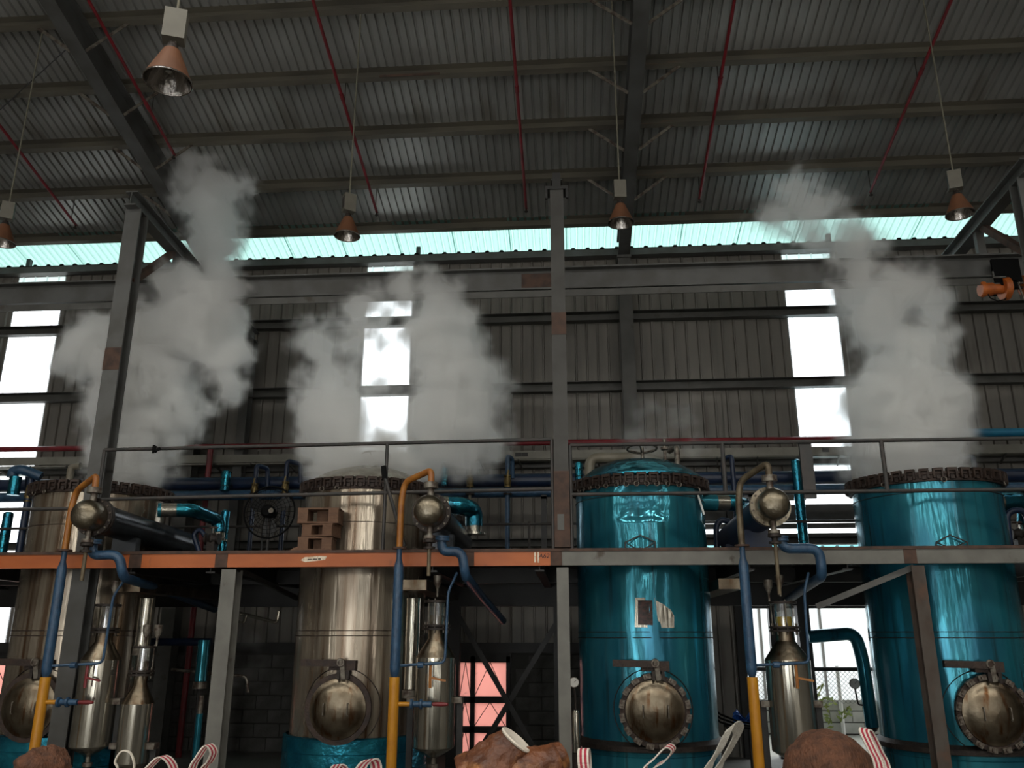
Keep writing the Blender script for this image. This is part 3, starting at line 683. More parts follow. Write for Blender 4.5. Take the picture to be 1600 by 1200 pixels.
# guard rails
g1 = thing('guard_rail', 'dark guard rail on the left half of the platform front', 'railing', (-2.7, 9.05, DZ))
x0, x1 = -5.32, -.2
part('top_rail', MB().tube([(x0, 9.05, 3.74), (x1, 9.05, 3.78)], .021, 10), 'rail_paint', g1)
part('mid_rail', MB().tube([(x0, 9.05, 3.17), (x1, 9.05, 3.23)], .021, 10), 'rail_paint', g1)
p = P(605, 700, 9.05); part('post', MB().tube([(p.x, 9.05, DZ), (p.x, 9.05, 3.76)], .02, 10), 'rail_paint', g1)
part('post', MB().tube([(x0, 9.05, DZ), (x0, 9.05, 3.74)], .02, 10), 'rail_paint', g1)
part('post', MB().tube([(x1, 9.05, DZ), (x1, 9.05, 3.78)], .02, 10), 'rail_paint', g1)
part('stay', MB().tube([P(598, 735, 9.0), P(632, 853, 9.02)], .02, 8), 'rail_paint', g1)
part('lever', MB().bar(P(599, 728, 9.0), P(601, 748, 9.0), .05, .04), 'black', g1, False)
c = P(243, 702, 9.04)
part('scaffold_clamp', MB().torus(c, (1, 0, 0), .03, .014, 14, 6).bar(c+Vector((-.02, -.01, .05)), c+Vector((-.02, -.01, -.05)), .02, .02).bar(c+Vector((.02, -.03, -.02)), c+Vector((.07, -.03, .0)), .02, .03), 'black', g1)
g2 = thing('guard_rail', 'dark guard rail on the right half of the platform front', 'railing', (3, 9.05, DZ))
part('top_rail', MB().tube([(0, 9.05, 3.71), (7.5, 9.05, 3.71)], .021, 10), 'rail_paint', g2)
part('mid_rail', MB().tube([(0, 9.05, 3.165), (7.5, 9.05, 3.165)], .021, 10), 'rail_paint', g2)
for px in (1131, 1382, 1640): 
    p = P(px, 730, 9.05); part('post', MB().tube([(p.x, 9.05, DZ), (p.x, 9.05, 3.71)], .022, 10), 'rail_paint', g2) if px == 1640 else part('post', MB().tube([(p.x, 9.05, 3.16), (p.x, 9.05, 3.71)], .024, 10), 'rail_paint', g2)
p = P(1262, 730, 9.06); part('wide_post', MB().box(p.x-.065, p.x+.065, 9.06, 9.1, 3.1, 3.71), 'rail_paint', g2, False)
part('post', MB().tube([(.0, 9.05, DZ), (.0, 9.05, 3.71)], .02, 10), 'rail_paint', g2)
g3 = thing('guard_rail', 'dark guard rail at the rear edge of the platform', 'railing', (-1, 11.9, DZ))
part('mid_rail', MB().tube([(-9, 11.9, P(800, 819, 11.9).z), (8, 11.9, P(800, 819, 11.9).z)], .018, 8), 'rail_paint', g3)
for x in (-8.5, -4.45, -3.9, -.6, 2.2, 6.2): part('post', MB().tube([(x, 11.9, DZ), (x, 11.9, 3.25)], .018, 8), 'rail_paint', g3)
part('left_rail', MB().tube([(-9, 9.05, 3.07), (-5.6, 9.05, 3.07)], .02, 8), 'rail_paint', g1)

# ================================================================== tanks
CLAMP = MB().box(-.052, .052, -.03, .03, .05, .08).box(-.052, -.034, -.03, .03, -.03, .05).box(.034, .052, -.03, .03, -.03, .05).box(-.02, .02, -.02, .02, -.04, .0).mesh('rim_clamp', smooth=False)
MCL = MB().box(-.04, .04, -.03, .02, -.025, .025).box(-.015, .015, -.045, -.03, -.015, .015).mesh('door_clamp', smooth=False)
RING = MB().torus((0, 0, 0), (0, 1, 0), .026, .006, 14, 6).mesh('lifting_ring')
HANDLE = MB().tube(fillet([(0, 0, -.06), (0, -.035, -.06), (0, -.035, .06), (0, 0, .06)], .015, 3), .007, 7).mesh('handle')
def fnoise(x, y, z, s): return noise.noise(Vector((x*s, y*s, z*s)))
def tank(i, shell, skirt, label, dent=None, lid=None, skirt_r=.0, rings=(), brown=False):
    cx, r = TX[i], TRAD[i]
    t = thing('distillation_tank', label, 'tank', (cx, TY, 0), 'distillation tanks')
    N = 96
    def rows(z0, z1, n): return [z0+(z1-z0)*k/n for k in range(n+1)]
    wob = .004 if 'foil' in shell else .003
    def fn(a, z):
        d = wob*fnoise(math.cos(a)*r+i*9, math.sin(a)*r, z*.35, 5)
        if dent: d += dent(a, z)
        return d
    part('lower_shell', MB().lathe([(r, z) for z in rows(.62, 2.50, 14)], (cx, TY, 0), (0, 0, 1), N, False, fn), shell, t, ang=60)
    part('upper_shell', MB().lathe([(r, z) for z in rows(2.50, 3.36, 26)], (cx, TY, 0), (0, 0, 1), N, False, fn), shell, t, ang=60)
    for z in ((1.70, 1.755, 2.95) if i < 2 else (1.68, 1.74, 3.22)):
        part('seam', MB().torus((cx, TY, z), (0, 0, 1), r+.001, .005, 72, 6), 'rim_brown' if i < 2 else 'cast_dark', t)
    part('rim_flange', MB().lathe([(r-.02, 3.33), (r+.035, 3.33), (r+.035, 3.40), (r+.05, 3.40), (r+.05, 3.43), (r-.06, 3.43), (r-.06, 3.36), (r-.02, 3.33)], (cx, TY, 0), (0, 0, 1), 72, False), 'rim_brown', t)
    n = 38
    for k in range(n):
        a = 2*PI*(k+.3)/n
        inst('rim_clamp', CLAMP, 'rim_brown', t, (math.cos(a)*(r+.045), math.sin(a)*(r+.045), 3.385), (0, 0, a+PI/2))
    for a in rings:
        a = math.radians(a)-PI/2
        inst('lifting_ring', RING, 'clamp_worn', t, (math.cos(a)*(r+.055), math.sin(a)*(r+.055), 3.335), (0, 0, a+PI/2+random.uniform(-.4, .4)))
    # base
    part('base_flange', MB().lathe([(r, .64), (r+.03, .62), (r+.06, .60), (r+.06, .55), (r+.01, .54), (r, .5)], (cx, TY, 0), (0, 0, 1), 72, False), 'cast_dark' if i > 1 else 'rim_brown', t) if i > 1 else None
    rs = r+skirt_r
    part('skirt', MB().lathe([(rs-.03, .655 if i < 2 else .55), (rs, .64 if i < 2 else .54), (rs, .5), (rs+.006, .495), (rs, .49), (rs, .32), (rs+.006, .315), (rs, .31), (rs, .0)], (cx, TY, 0), (0, 0, 1), 72, False), skirt, t)
    # manhole
    fy = TY-r; mz = .955
    fr = part('manhole_frame', MB().lathe([(.30, .08), (.30, -.05), (.36, -.05), (.36, -.09), (.30, -.09), (.285, -.07)], (cx, fy, mz), (0, 1, 0), 40, False), 'rim_brown', t)
    part('manhole_door', MB().lathe([(.31, -.088), (.305, -.10), (.275, -.108), (.25, -.128), (.18, -.165), (.09, -.186), (0, -.193)], (cx, fy, mz), (0, 1, 0), 40), 'manhole_steel', fr)
    if not brown:
        for k in range(16):
            a = 2*PI*(k+.5)/16
            inst('door_clamp', MCL, 'clamp_worn', fr, (math.cos(a)*.345, fy-TY-.10, mz+math.sin(a)*.345), (0, PI/2-a, 0))
    for s in (-1, 1): inst('handle', HANDLE, 'clamp_worn', fr, (s*.13, fy-TY-.165, mz-.0))
    part('davit_arm', MB().bar((cx-.42, fy-.10, mz+.47), (cx+.02, fy-.12, mz+.46), .06, .07).bar((cx-.12, fy-.06, mz+.44), (cx+.17, fy-.06, mz+.44), .10, .10), 'rim_brown', fr, False)
    part('davit_hanger', MB().bar((cx+.03, fy-.14, mz+.50), (cx+.05, fy-.12, mz+.30), .05, .03).torus((cx+.02, fy-.15, mz+.47), (0, 1, 0), .035, .012, 16, 6), 'clamp_worn', fr)
    for xx in (-.02, .08): part('hinge_bracket', MB().box(cx+xx, cx+xx+.035, fy-.15, fy-.06, mz+.30, mz+.39), 'cast_dark', fr, False)
    yy = fy-.004
    ring = MB().tube([(cx+.415*math.cos(a), TY-math.sqrt(r*r-(.415*math.cos(a))**2)-.006, mz+.415*math.sin(a)) for a in [2*PI*k/40 for k in range(41)]], .005, 6, False)
    part('lagging_seam', ring, 'cast_dark', fr)
    return t
def dent3(a, z):
    d = (a+PI/2+PI) % (2*PI)-PI       # 0 at the front
    x = d*.765
    e = max(0, 1-((x+.03)/.30)**2)*max(0, 1-((z-3.13)/.20)**2)
    f = e**.6*-.045
    f += e**.3*.022*noise.noise(Vector((x*9, z*9, 2.0))) if e > 0 else 0
    if abs(x+.02) < .34 and z < 3.0: f += .010*math.sin(x*23+math.sin(z*4))*max(0, 1-((x+.02)/.34)**2)
    return f
tk1 = tank(0, 'stainless', 'skirt_cyan', 'stained stainless steel tank at the far left, steaming', skirt_r=.06, rings=(-35, -20, 20), brown=True)
tk2 = tank(1, 'stainless', 'skirt_cyan', 'stained stainless steel tank second from the left, with handwheel lid', skirt_r=.06, rings=(-27, -12), brown=True)
tk3 = tank(2, 'foil_blue', 'foil_blue', 'dented blue foil clad tank with closed domed lid', dent=dent3, rings=(-62, -55, -47, -39, -31, -22, -14, -6, 2, 10, 19, 29), skirt_r=.01)
tk4 = tank(3, 'foil_blue', 'foil_blue', 'smooth blue foil clad tank at the right, steaming', rings=(-50, 52, -8), skirt_r=.01)
# lids
def handwheel(c, R, parent, m):
    w = MB().torus(c, (0, .1, 1), R, .014, 32, 8)
    for k in range(3):
        a = 2*PI*k/3+.3; w.tube([c+Vector((0, 0, -.06)), c+Vector((math.cos(a)*R, math.sin(a)*R, 0))], .011, 6)
    h = part('handwheel', w, m, parent)
    part('stem', MB().tube([c+Vector((0, 0, -.22)), c+Vector((0, 0, .01))], .022, 10), 'clamp_worn', h)
cx = TX[2]
ld = part('lid', MB().lathe([(.76, 3.44), (.775, 3.46), (.775, 3.49), (.72, 3.53), (.58, 3.63), (.40, 3.71), (.2, 3.75), (0, 3.76)], (cx+.02, TY, 0), (0, .0, 1), 64, True, lambda a, z: .012*noise.noise(Vector((math.cos(a)*5, math.sin(a)*5, z*6)))), 'foil_crumpled', tk3, label='blue foil covered domed lid')
handwheel(Vector((cx+.06, TY-.05, 3.90)), .18, ld, 'clamp_worn')
part('vent_valve', MB().lathe([(.05, 3.72), (.02, 3.75), (.02, 3.86), (.05, 3.87), (.05, 3.90), (.02, 3.9), (.02, 4.0)], (cx+.33, TY-.1, 0), (0, 0, 1), 14), 'clamp_worn', ld)
part('vent_pipe', MB().tube(fillet([(cx+.5, TY+.1, 3.6), (cx+.5, TY+.1, 3.95), (cx+.46, TY+.5, 3.98)], .06), .035, 12), 'clamp_worn', ld)
cx = TX[1]
ld = part('lid', MB().lathe([(.74, 3.44), (.75, 3.47), (.70, 3.51), (.56, 3.60), (.38, 3.67), (.2, 3.71), (0, 3.72)], (cx, TY, 0), (0, 0, 1), 64), 'stainless_clean', tk2, label='bare metal domed lid')
handwheel(Vector((cx+.10, TY-.05, 3.86)), .18, ld, 'clamp_worn')
# silver sight window patch on the dented tank
def on_tank(i, px, py):            # point on a tank shell seen at a pixel
    d = ray(px, py); o = EYE; ex, ey = o.x-TX[i], o.y-TY; r = TRAD[i]
    A = d.x**2+d.y**2; B = 2*(ex*d.x+ey*d.y); Cc = ex*ex+ey*ey-r*r
    s = (-B-math.sqrt(max(0, B*B-4*A*Cc)))/(2*A); return o+d*s
def patch(i, pts, m, parent, name, off=.006, label=None):
    c = [on_tank(i, *p) for p in pts]
    q = []
    for v in c:
        n = Vector((v.x-TX[i], v.y-TY, 0)).normalized(); q.append(v+n*off)
    return part(name, MB().poly(q+[v-Vector((v.x-TX[i], v.y-TY, 0)).normalized()*off for v in q], [tuple(range(len(q)))]), m, parent, False, label)
patch(2, [(1024, 938), (1036, 944), (1048, 953), (1053, 962), (1053, 981), (1024, 981)], 'stainless_clean', tk3, 'bare_patch', .005, 'bare steel patch')
sw = patch(2, [(993, 934), (1023, 934), (1024, 981), (992, 980)], 'stainless_clean', tk3, 'sight_window_frame', .008)
patch(2, [(997, 938), (1019, 938), (1020, 977), (997, 976)], 'dark_glass', sw, 'sight_window', .012)
# wire step hoops on the deck in front of the blue tanks
for i, (xa, xm, xb) in ((2, (977, 1001, 1024)), (3, (1463, 1485, 1512))):
    Y = TY-TRAD[i]-.06
    a, m_, b_ = P(xa, 852, Y), P(xm, 842, Y), P(xb, 851, Y)
    a2, b2 = Vector((a.x, Y, DZ)), Vector((b_.x, Y, DZ))
    t = thing('wire_hoop', ['bent dark wire hoop standing before the dented blue tank', 'bent dark wire hoop standing before the right blue tank'][i-2], 'hoop', (m_.x, Y, DZ), 'wire hoops on the platform')
    part('hoop', MB().tube([a2, a+Vector((0, 0, .03)), m_+Vector((0, 0, .04)), b_+Vector((0, 0, .03)), b2], .009, 6), 'rail_paint', t)
    part('cross_wire', MB().tube([a+Vector((0, 0, .03)), (a2+b2)/2], .006, 5).tube([b_+Vector((0, 0, .03)), (a2+b2)/2], .006, 5), 'rail_paint', t)
# pull-down levers at the rims
for i, lb in ((2, 'white lever hanging from a chain at the dented tank rim'), (3, 'white lever hanging from a chain at the right tank rim')):
    px, py = ((1090, 772), (1551, 764))[i-2]
    Y = TY-.46; a = P(px, py, Y); b_ = P(px+10, py+32, Y)
    t = thing('rim_lever', lb, 'lever', (a.x, Y, b_.z), 'rim levers')
    part('lever', MB().bar(a, b_, .02, .03), 'white_plastic', t, False)
    part('chain_link', MB().torus(a+Vector((-.01, 0, .04)), (.3, 1, 0), .04, .01, 16, 6), 'clamp_worn', t)
    part('chain_link', MB().torus(a+Vector((-.04, 0, .10)), (1, .3, 0), .035, .01, 16, 6), 'clamp_worn', t)

# ================================================================== vapour ducts and condensers
def duct(i, px0, px1, label, py=788):
    r = .115; Y0 = TY+.1
    a = Vector((TX[i]+TRAD[i]-.0, Y0, 3.12))
    q = Vector((a.x+.62, Y0+.45, 3.10)); e = Vector((q.x+.22, Y0+.75, 2.95)); f = Vector((e.x, e.y, 2.60))
    t = thing('vapour_duct', label, 'duct', (f.x, f.y, DZ), 'vapour ducts of the tanks')
    d1 = a.lerp(q, .30); d2 = a.lerp(q, .62)
    part('collar', MB().tube([a, d1], r+.005, 20), 'foil_blue', t)
    part('sleeve', MB().tube([d1, d2], r, 20), 'stainless_clean', t, label='bare silver sleeve')
    part('elbow', MB().tube(fillet([d2, q, e, f], .22, 6), r, 20), 'foil_crumpled', t)
    return t
# ducts run from each tank to the far end of its condenser
def duct2(i, pts, r, label, bare=(.25, .5)):
    t = thing('vapour_duct', label, 'duct', Vector((pts[-1].x, pts[-1].y, pts[-1].z)), 'vapour ducts of the tanks')
    a, b_ = pts[0], pts[1]
    d1, d2 = a.lerp(b_, bare[0]), a.lerp(b_, bare[1])
    part('collar', MB().tube([a, d1], r*1.04, 20), 'foil_blue', t)
    part('sleeve', MB().tube([d1, d2], r, 20), 'stainless_clean', t, label='bare silver sleeve')
    part('elbow', MB().tube(fillet([d2]+list(pts[1:]), .2, 6), r, 20), 'foil_crumpled', t)
    part('outlet', MB().lathe([(r*.9, 0), (r*.9, -.08), (r*1.35, -.085), (r*1.35, -.11), (0, -.11)], pts[-1], (0, 0, 1), 18), 'stainless_clean', t)
    return t
duct2(0, [P(247, 797, 9.85), P(300, 797, 10.0), P(340, 812, 10.6), P(342, 832, 10.6)], .085, 'crumpled blue foil duct elbow right of the left steel tank', (.1, .55))
duct2(1, [P(680, 788, 10.3), P(722, 790, 10.4), P(741, 798, 10.6), P(741, 822, 10.6)], .11, 'blue foil duct elbow behind the second condenser', (.15, .45))
duct2(2, [P(1092, 785, 10.3), P(1150, 786, 10.4), P(1162, 790, 10.7), P(1160, 812, 10.7)], .10, 'blue foil duct elbow between dented tank and third condenser', (.45, .78))
duct2(3, [P(1552, 785, 10.3), P(1590, 783, 10.4), P(1606, 790, 10.7), P(1606, 820, 10.7)], .12, 'blue foil duct beside the right tank at the edge', (.1, .2))
def condenser(px, py, label, shell, headm, riser_top, riserm, rx):
    c = P(px, py, 8.30); R = .155
    ax = Vector((0, 1, -.03)).normalized()
    t = thing('condenser', label, 'condenser', (c.x, 9.6, DZ), 'shell and tube condensers')
    hd = part('head', MB().lathe([(0, -.025), (.05, -.021), (.10, -.005), (.135, .02), (R-.004, .05), (R, .075), (R, .24)], c, ax, 36), headm, t, label='dull metal domed end cap')
    f = part('flange', MB().lathe([(R, .22), (.20, .22), (.20, .25), (.196, .252), (.196, .258), (.20, .26), (.20, .29), (R, .29)], c, ax, 36), 'cast_dark' if shell == 'shell_grey' else 'head_bronze', t)
    for k in range(14):
        a = 2*PI*(k+.5)/14; b0 = c+ax*.21+Vector((math.cos(a)*.18, 0, math.sin(a)*.18))
        part('flange_bolt', MB().tube([b0, b0+ax*.1], .011, 6), 'clamp_worn', f)
    part('shell', MB().lathe([(R+.005, .26), (R+.005, 2.5), (.0, 2.56)], c, ax, 36), shell, t)
    for d in (.95, 2.1):
        q = c+ax*d; part('saddle', MB().box(q.x-.14, q.x+.14, q.y-.05, q.y+.05, DZ, q.z-R+.03), shell, t, False)
    q = c+ax*.17
    tn = part('top_nozzle', MB().lathe([(.035, .12), (.035, .24), (.075, .24), (.075, .265), (.075, .275), (.075, .30), (.03, .30)], q, (0, 0, 1), 18), 'clamp_worn', t)
    bn = part('bottom_nozzle', MB().lathe([(.028, -.12), (.028, -.24), (.06, -.24), (.06, -.275), (.022, -.275)], q, (0, 0, 1), 16), 'clamp_worn', t)
    return t, c, q
def riser(q, px_foot, Yr, zbend, m, label, top_off):
    # from the condenser's top nozzle over and down through the platform edge
    f = P(px_foot, 862, Yr)
    t = thing('riser_pipe', label, 'pipe', (f.x, Yr, 0), 'cooling water risers')
    top = q.z+.30
    part('upper_bend', MB().tube(fillet([(q.x, q.y, top), (q.x, q.y, top+.13), (f.x+.03, Yr, top+top_off), (f.x, Yr, top+top_off-.22), (f.x, Yr, DZ)], .10, 6), .034, 14), m, t)
    part('flange', MB().lathe([(0, DZ-.02), (.075, DZ-.02), (.075, DZ), (0, DZ)], (f.x, Yr, 0), (0, 0, 1), 18), 'rust', t)
    z1 = P(px_foot-14, 1058, Yr).z
    part('blue_length', MB().lathe([(.028, DZ-.02), (.028, DZ-.12), (.045, DZ-.18), (.050, DZ-.2), (.052, z1+.08), (.045, z1+.04), (.03, z1)], (f.x, Yr, 0), (0, 0, 1), 18), 'blue_pipe', t, label='blue painted length')
    part('yellow_length', MB().tube([(f.x, Yr, 0), (f.x, Yr, z1)], .052, 18), 'yellow_pipe', t, label='yellow painted length')
    return t, f, z1
c1, p1, q1 = condenser(128, 802, 'dark grey condenser lying in front of the left steel tank', 'shell_grey', 'head_bronze', 0, 0, 0)
c2, p2, q2 = condenser(668, 795, 'dark grey condenser facing out right of the second tank', 'shell_grey', 'head_bronze', 0, 0, 0)
c3, p3, q3 = condenser(1212, 785, 'navy condenser with bronze end cap right of the dented tank', 'navy_pipe', 'head_bronze', 0, 0, 0)
r1, f1, z1 = riser(q1, 101, 8.75, 0, 'orange_pipe', 'orange, blue and yellow riser pipe at the left', .02)
r2, f2, z2 = riser(q2, 624, 8.75, 0, 'orange_pipe', 'orange, blue and yellow riser pipe right of the second tank', .06)
r3, f3, z3 = riser(q3, 1160, 8.75, 0, 'dirty_pipe', 'bronze, blue and yellow riser pipe right of the dented tank', .0)
# drain lines from the condensers to the separators
def drain(q, drop, label, m):
    t = thing('condensate_line', label, 'pipe', (q.x, q.y, q.z-.7), 'condensate lines')
    part('valve_flange', MB().lathe([(0, -.28), (.065, -.28), (.065, -.31), (.03, -.32), (.03, -.35), (.06, -.355), (.06, -.375), (0, -.375)], q, (0, 0, 1), 16), 'cast_dark', t)
    part('pipe', MB().tube([q+Vector((0, 0, -.37)), q+Vector((0, 0, -drop))], .02, 10), m, t)
    return t
drain(q1, .66, 'thin dirty brass pipe under the left condenser', 'dirty_pipe')
drain(q2, .64, 'thin dirty brass pipe under the second condenser', 'dirty_pipe')
drain(q3, .86, 'thin dirty brass pipe under the third condenser', 'dirty_pipe')
def blue_return(pts, r, label, taper=None):
    t = thing('return_pipe', label, 'pipe', V3(pts[-1]), 'blue return pipes')
    part('pipe', MB().tube(fillet(pts, .11, 6), r, 14), 'blue_pipe', t)
    a = V3(pts[0])
    part('flange', MB().lathe([(0, 0), (.085, 0), (.085, -.02), (.08, -.022), (.08, -.028), (.085, -.03), (.085, -.05), (0, -.05)], a, (0, 0, 1), 18), 'blue_pipe', t)
    return t
blue_return([P(146, 843, 8.62), P(143, 868, 8.62), P(187, 866, 8.66), P(192, 902, 8.7), P(250, 920, 10.0), P(335, 952, 12.4)], .05, 'blue return pipe bending down under the left condenser')
blue_return([P(690, 838, 8.72), P(690, 862, 8.72), P(722, 861, 8.74), P(727, 900, 8.76), P(755, 935, 10.4), P(786, 970, 12.0)], .05, 'blue return pipe bending down under the second condenser')
blue_return([P(1218, 838, 8.76), P(1225, 857, 8.76), P(1280, 857, 8.78), P(1285, 900, 8.8), P(1252, 922, 10.0), P(1215, 950, 11.6)], .05, 'blue return pipe bending down under the third condenser')

# ================================================================== oil separators
def funnel(x, y, z, h, r, parent):
    return part('funnel', MB().lathe([(.012, 0), (.012, h*.35), (r, h*.7), (r, h), (r-.006, h), (r-.006, h*.72)], (x, y, z), (0, 0, 1), 18, False), 'clamp_worn', parent)
def separator(x, Y, zt, h, R, label, oil=False, funnels=((0, 0),), legs=True):
    t = thing('oil_separator', label, 'separator', (x, Y, 0), 'stainless oil separators')
    z0 = zt-h
    part('body', MB().lathe([(.03, z0-.10), (.05, z0-.10), (R*.8, z0-.03), (R-.004, z0-.005), (R, z0), (R, zt)], (x, Y, 0), (0, 0, 1), 40), 'stainless_clean', t)
    nk = R*.42
    part('shoulder', MB().lathe([(R, zt), (R*.97, zt+.015), (nk, zt+.19), (nk, zt+.28)], (x, Y, 0), (0, 0, 1), 40, False), 'manhole_steel', t)
    f1 = part('lower_flange', MB().lathe([(0, zt+.28), (nk+.06, zt+.28), (nk+.06, zt+.30), (nk+.02, zt+.303), (nk+.02, zt+.312), (nk+.06, zt+.315), (nk+.06, zt+.335), (0, zt+.335)], (x, Y, 0), (0, 0, 1), 28), 'cast_dark', t)
    gl = part('sight_glass', MB().lathe([(nk-.004, zt+.335), (nk-.004, zt+.56)], (x, Y, 0), (0, 0, 1), 28, False), 'sight_glass', t, label='clear sight glass')
    part('glass_core', MB().lathe([(0, zt+.336), (nk-.012, zt+.336), (nk-.012, zt+.43), (0, zt+.43)], (x, Y, 0), (0, 0, 1), 24), 'oil' if oil else 'dirty_pipe', gl)
    part('inner_tube', MB().tube([(x, Y, zt+.43), (x, Y, zt+.57)], .018, 10), 'clamp_worn', gl)
    part('upper_flange', MB().lathe([(0, zt+.56), (nk+.05, zt+.56), (nk+.05, zt+.585), (0, zt+.585)], (x, Y, 0), (0, 0, 1), 28), 'cast_dark', t)
    for k in range(8):
        a = 2*PI*k/8
        part('tie_bolt', MB().tube([(x+math.cos(a)*(nk+.035), Y+math.sin(a)*(nk+.035), zt+.25), (x+math.cos(a)*(nk+.035), Y+math.sin(a)*(nk+.035), zt+.365)], .007, 6), 'clamp_worn', f1)
    for k in range(3):
        a = 2*PI*k/3+.5
        part('tie_rod', MB().tube([(x+math.cos(a)*(nk+.03), Y+math.sin(a)*(nk+.03), zt+.33), (x+math.cos(a)*(nk+.03), Y+math.sin(a)*(nk+.03), zt+.60)], .007, 6), 'clamp_worn', t)
    for fx, fz in funnels: funnel(x+fx, Y, zt+.585+fz, .22, .045, t)
    part('outlet_valve', MB().lathe([(.025, z0-.1), (.025, z0-.16), (.05, z0-.165), (.05, z0-.2), (.03, z0-.21), (.03, z0-.34), (.05, z0-.345), (.05, z0-.37)], (x, Y, 0), (0, 0, 1), 14), 'clamp_worn', t)
    if legs:
        for s in (-1, 1):
            part('stand_leg', MB().box(x+s*(R+.05)-.03, x+s*(R+.05)+.03, Y+.02, Y+.08, 0, zt-.45), 'steel_dark', t, False)
            part('bracket', MB().box(x+s*(R+.03)-.05, x+s*(R+.03)+.05, Y-.03, Y+.09, zt-.45, zt-.39), 'clamp_worn', t, False)
    return t
s1 = separator(-5.12, 9.22, 1.45, .86, .205, 'large shiny separator vessel at the left beside the smaller one', funnels=((.05, .03),))
s1b = separator(-4.65, 9.22, 1.01, .58, .165, 'small shiny separator vessel at the left right of the large one', funnels=((.0, .0), (.13, .0)))
s2 = separator(-1.46, 9.22, 1.48, .87, .21, 'shiny separator vessel right of the second tank near the pink window', funnels=((0, .04),))
s3 = separator(2.18, 9.22, 1.46, .86, .225, 'dark shiny separator vessel with golden oil in its sight glass', True, ((-.13, .0), (-.01, .05)))
def sample_line(f, z1, sx, szt, label, hm, lm_):
    z = z1+.11
    t = thing('sample_pipe', label, 'pipe', (f.x, f.y, z), 'thin blue sample pipes')
    part('pipe', MB().tube(fillet([(f.x+.05, f.y, z), (sx+.14, 8.93, z+.02), (sx+.16, 8.93, szt+.66), (sx+.24, 9.0, szt+.86)], .06, 5), .014, 8), 'blue_pipe', t)
    part('union', MB().lathe([(.0, 0), (.03, 0), (.032, .03), (.03, .06), (0, .06)], (f.x+.22, f.y+.05, z+.003), (1, 0, 0), 10), 'blue_pipe', t)
    tp = part('tap', MB().tube([(sx+.0, 8.9, z), (sx+.0, 8.9, z-.22)], .016, 8), 'orange_pipe' if hm else 'red_handle', t)
    part('tap_handle', MB().bar((sx+.0, 8.89, z-.12), (sx+.16, 8.89, z-.15), .018, .02), 'orange_pipe' if hm else 'red_handle', tp, False)
    return t
sample_line(f1, z1, -5.08, 1.45, 'thin blue sample pipe with red tap at the large left separator', 0, 0)
sample_line(f2, z2, -1.46, 1.48, 'thin blue sample pipe with orange tap at the second separator', 1, 0)
sample_line(f3, z3, 2.18, 1.46, 'thin blue sample pipe with brass tap at the oil filled separator', 1, 0)
for f, z, lb in ((f1, z1, 'short branch with blue valve and red handle on the left yellow pipe'), (f2, z2, 'short branch with blue valve and red handle on the middle yellow pipe')):
    zz = P(600, 1100, 8.75).z
    t = thing('branch_valve', lb, 'valve', (f.x, f.y, zz-.05), 'branch valves of the yellow pipes')
    part('branch', MB().tube([(f.x+.05, f.y, zz), (f.x+.18, f.y, zz)], .022, 10), 'yellow_pipe', t)
    part('valve_body', MB().lathe([(0, .17), (.05, .17), (.05, .19), (.03, .2), (.03, .26), (.05, .265), (.05, .285), (.03, .29), (.03, .38), (0, .38)], (f.x, f.y, zz), (1, 0, 0), 14), 'blue_pipe', t)
    part('valve_handle', MB().lathe([(0, .38), (.018, .39), (.022, .48), (.016, .54), (0, .55)], (f.x, f.y, zz), (1, 0, 0), 10), 'red_handle', t)

# ================================================================== things on and under the platform
# industrial fan
fp = P(421, 800, 11.3)
t = thing('industrial_fan', 'large dark pedestal fan with wire guard behind the left guard rail', 'fan', (fp.x, 11.3, DZ))
R = .355
gd = part('guard_rim', MB().torus(fp, (0, 1, 0), R, .012, 48, 6), 'black', t)
for k in range(5): part('guard_ring', MB().torus(fp+Vector((0, -.04-.012*(4-k), 0)), (0, 1, 0), R*(.25+.15*k), .0035, 40, 5), 'black', gd)
for k in range(28):
    a = 2*PI*k/28; d = Vector((math.cos(a), 0, math.sin(a)))
    part('guard_wire', MB().tube([fp+d*.06+Vector((0, -.09, 0)), fp+d*(R*.6)+Vector((0, -.075, 0)), fp+d*R], .003, 4, False), 'black', gd)
part('motor', MB().lathe([(0, -.13), (.06, -.13), (.085, -.10), (.085, .1), (0, .12)], fp, (0, 1, 0), 20), 'black', t)
part('badge', MB().lathe([(0, -.005), (.035, -.005), (.035, .005), (0, .005)], fp+Vector((.07, -.135, .0)), (0, 1, 0), 16), 'clamp_worn', t)
for k in range(3):
    a = 2*PI*k/3+.4; d = Vector((math.cos(a), 0, math.sin(a))); e = Vector((-math.sin(a), .25, math.cos(a)))
    c = fp+Vector((0, .02, 0))
    part('blade', MB().poly([c+d*.06-e*.03, c+d*.06+e*.05, c+d*.2+e*.13, c+d*.31+e*.10, c+d*.32-e*.03, c+d*.2-e*.06], [(0, 1, 2, 3, 4, 5)]), 'steel_dark', t, False)
part('pole', MB().tube([(fp.x, 11.33, DZ), (fp.x, 11.33, fp.z-.05)], .022, 10), 'rail_paint', t)
part('base', MB().lathe([(0, DZ), (.22, DZ), (.2, DZ+.03), (.03, DZ+.05), (0, DZ+.05)], (fp.x, 11.33, 0), (0, 0, 1), 24), 'black', t)

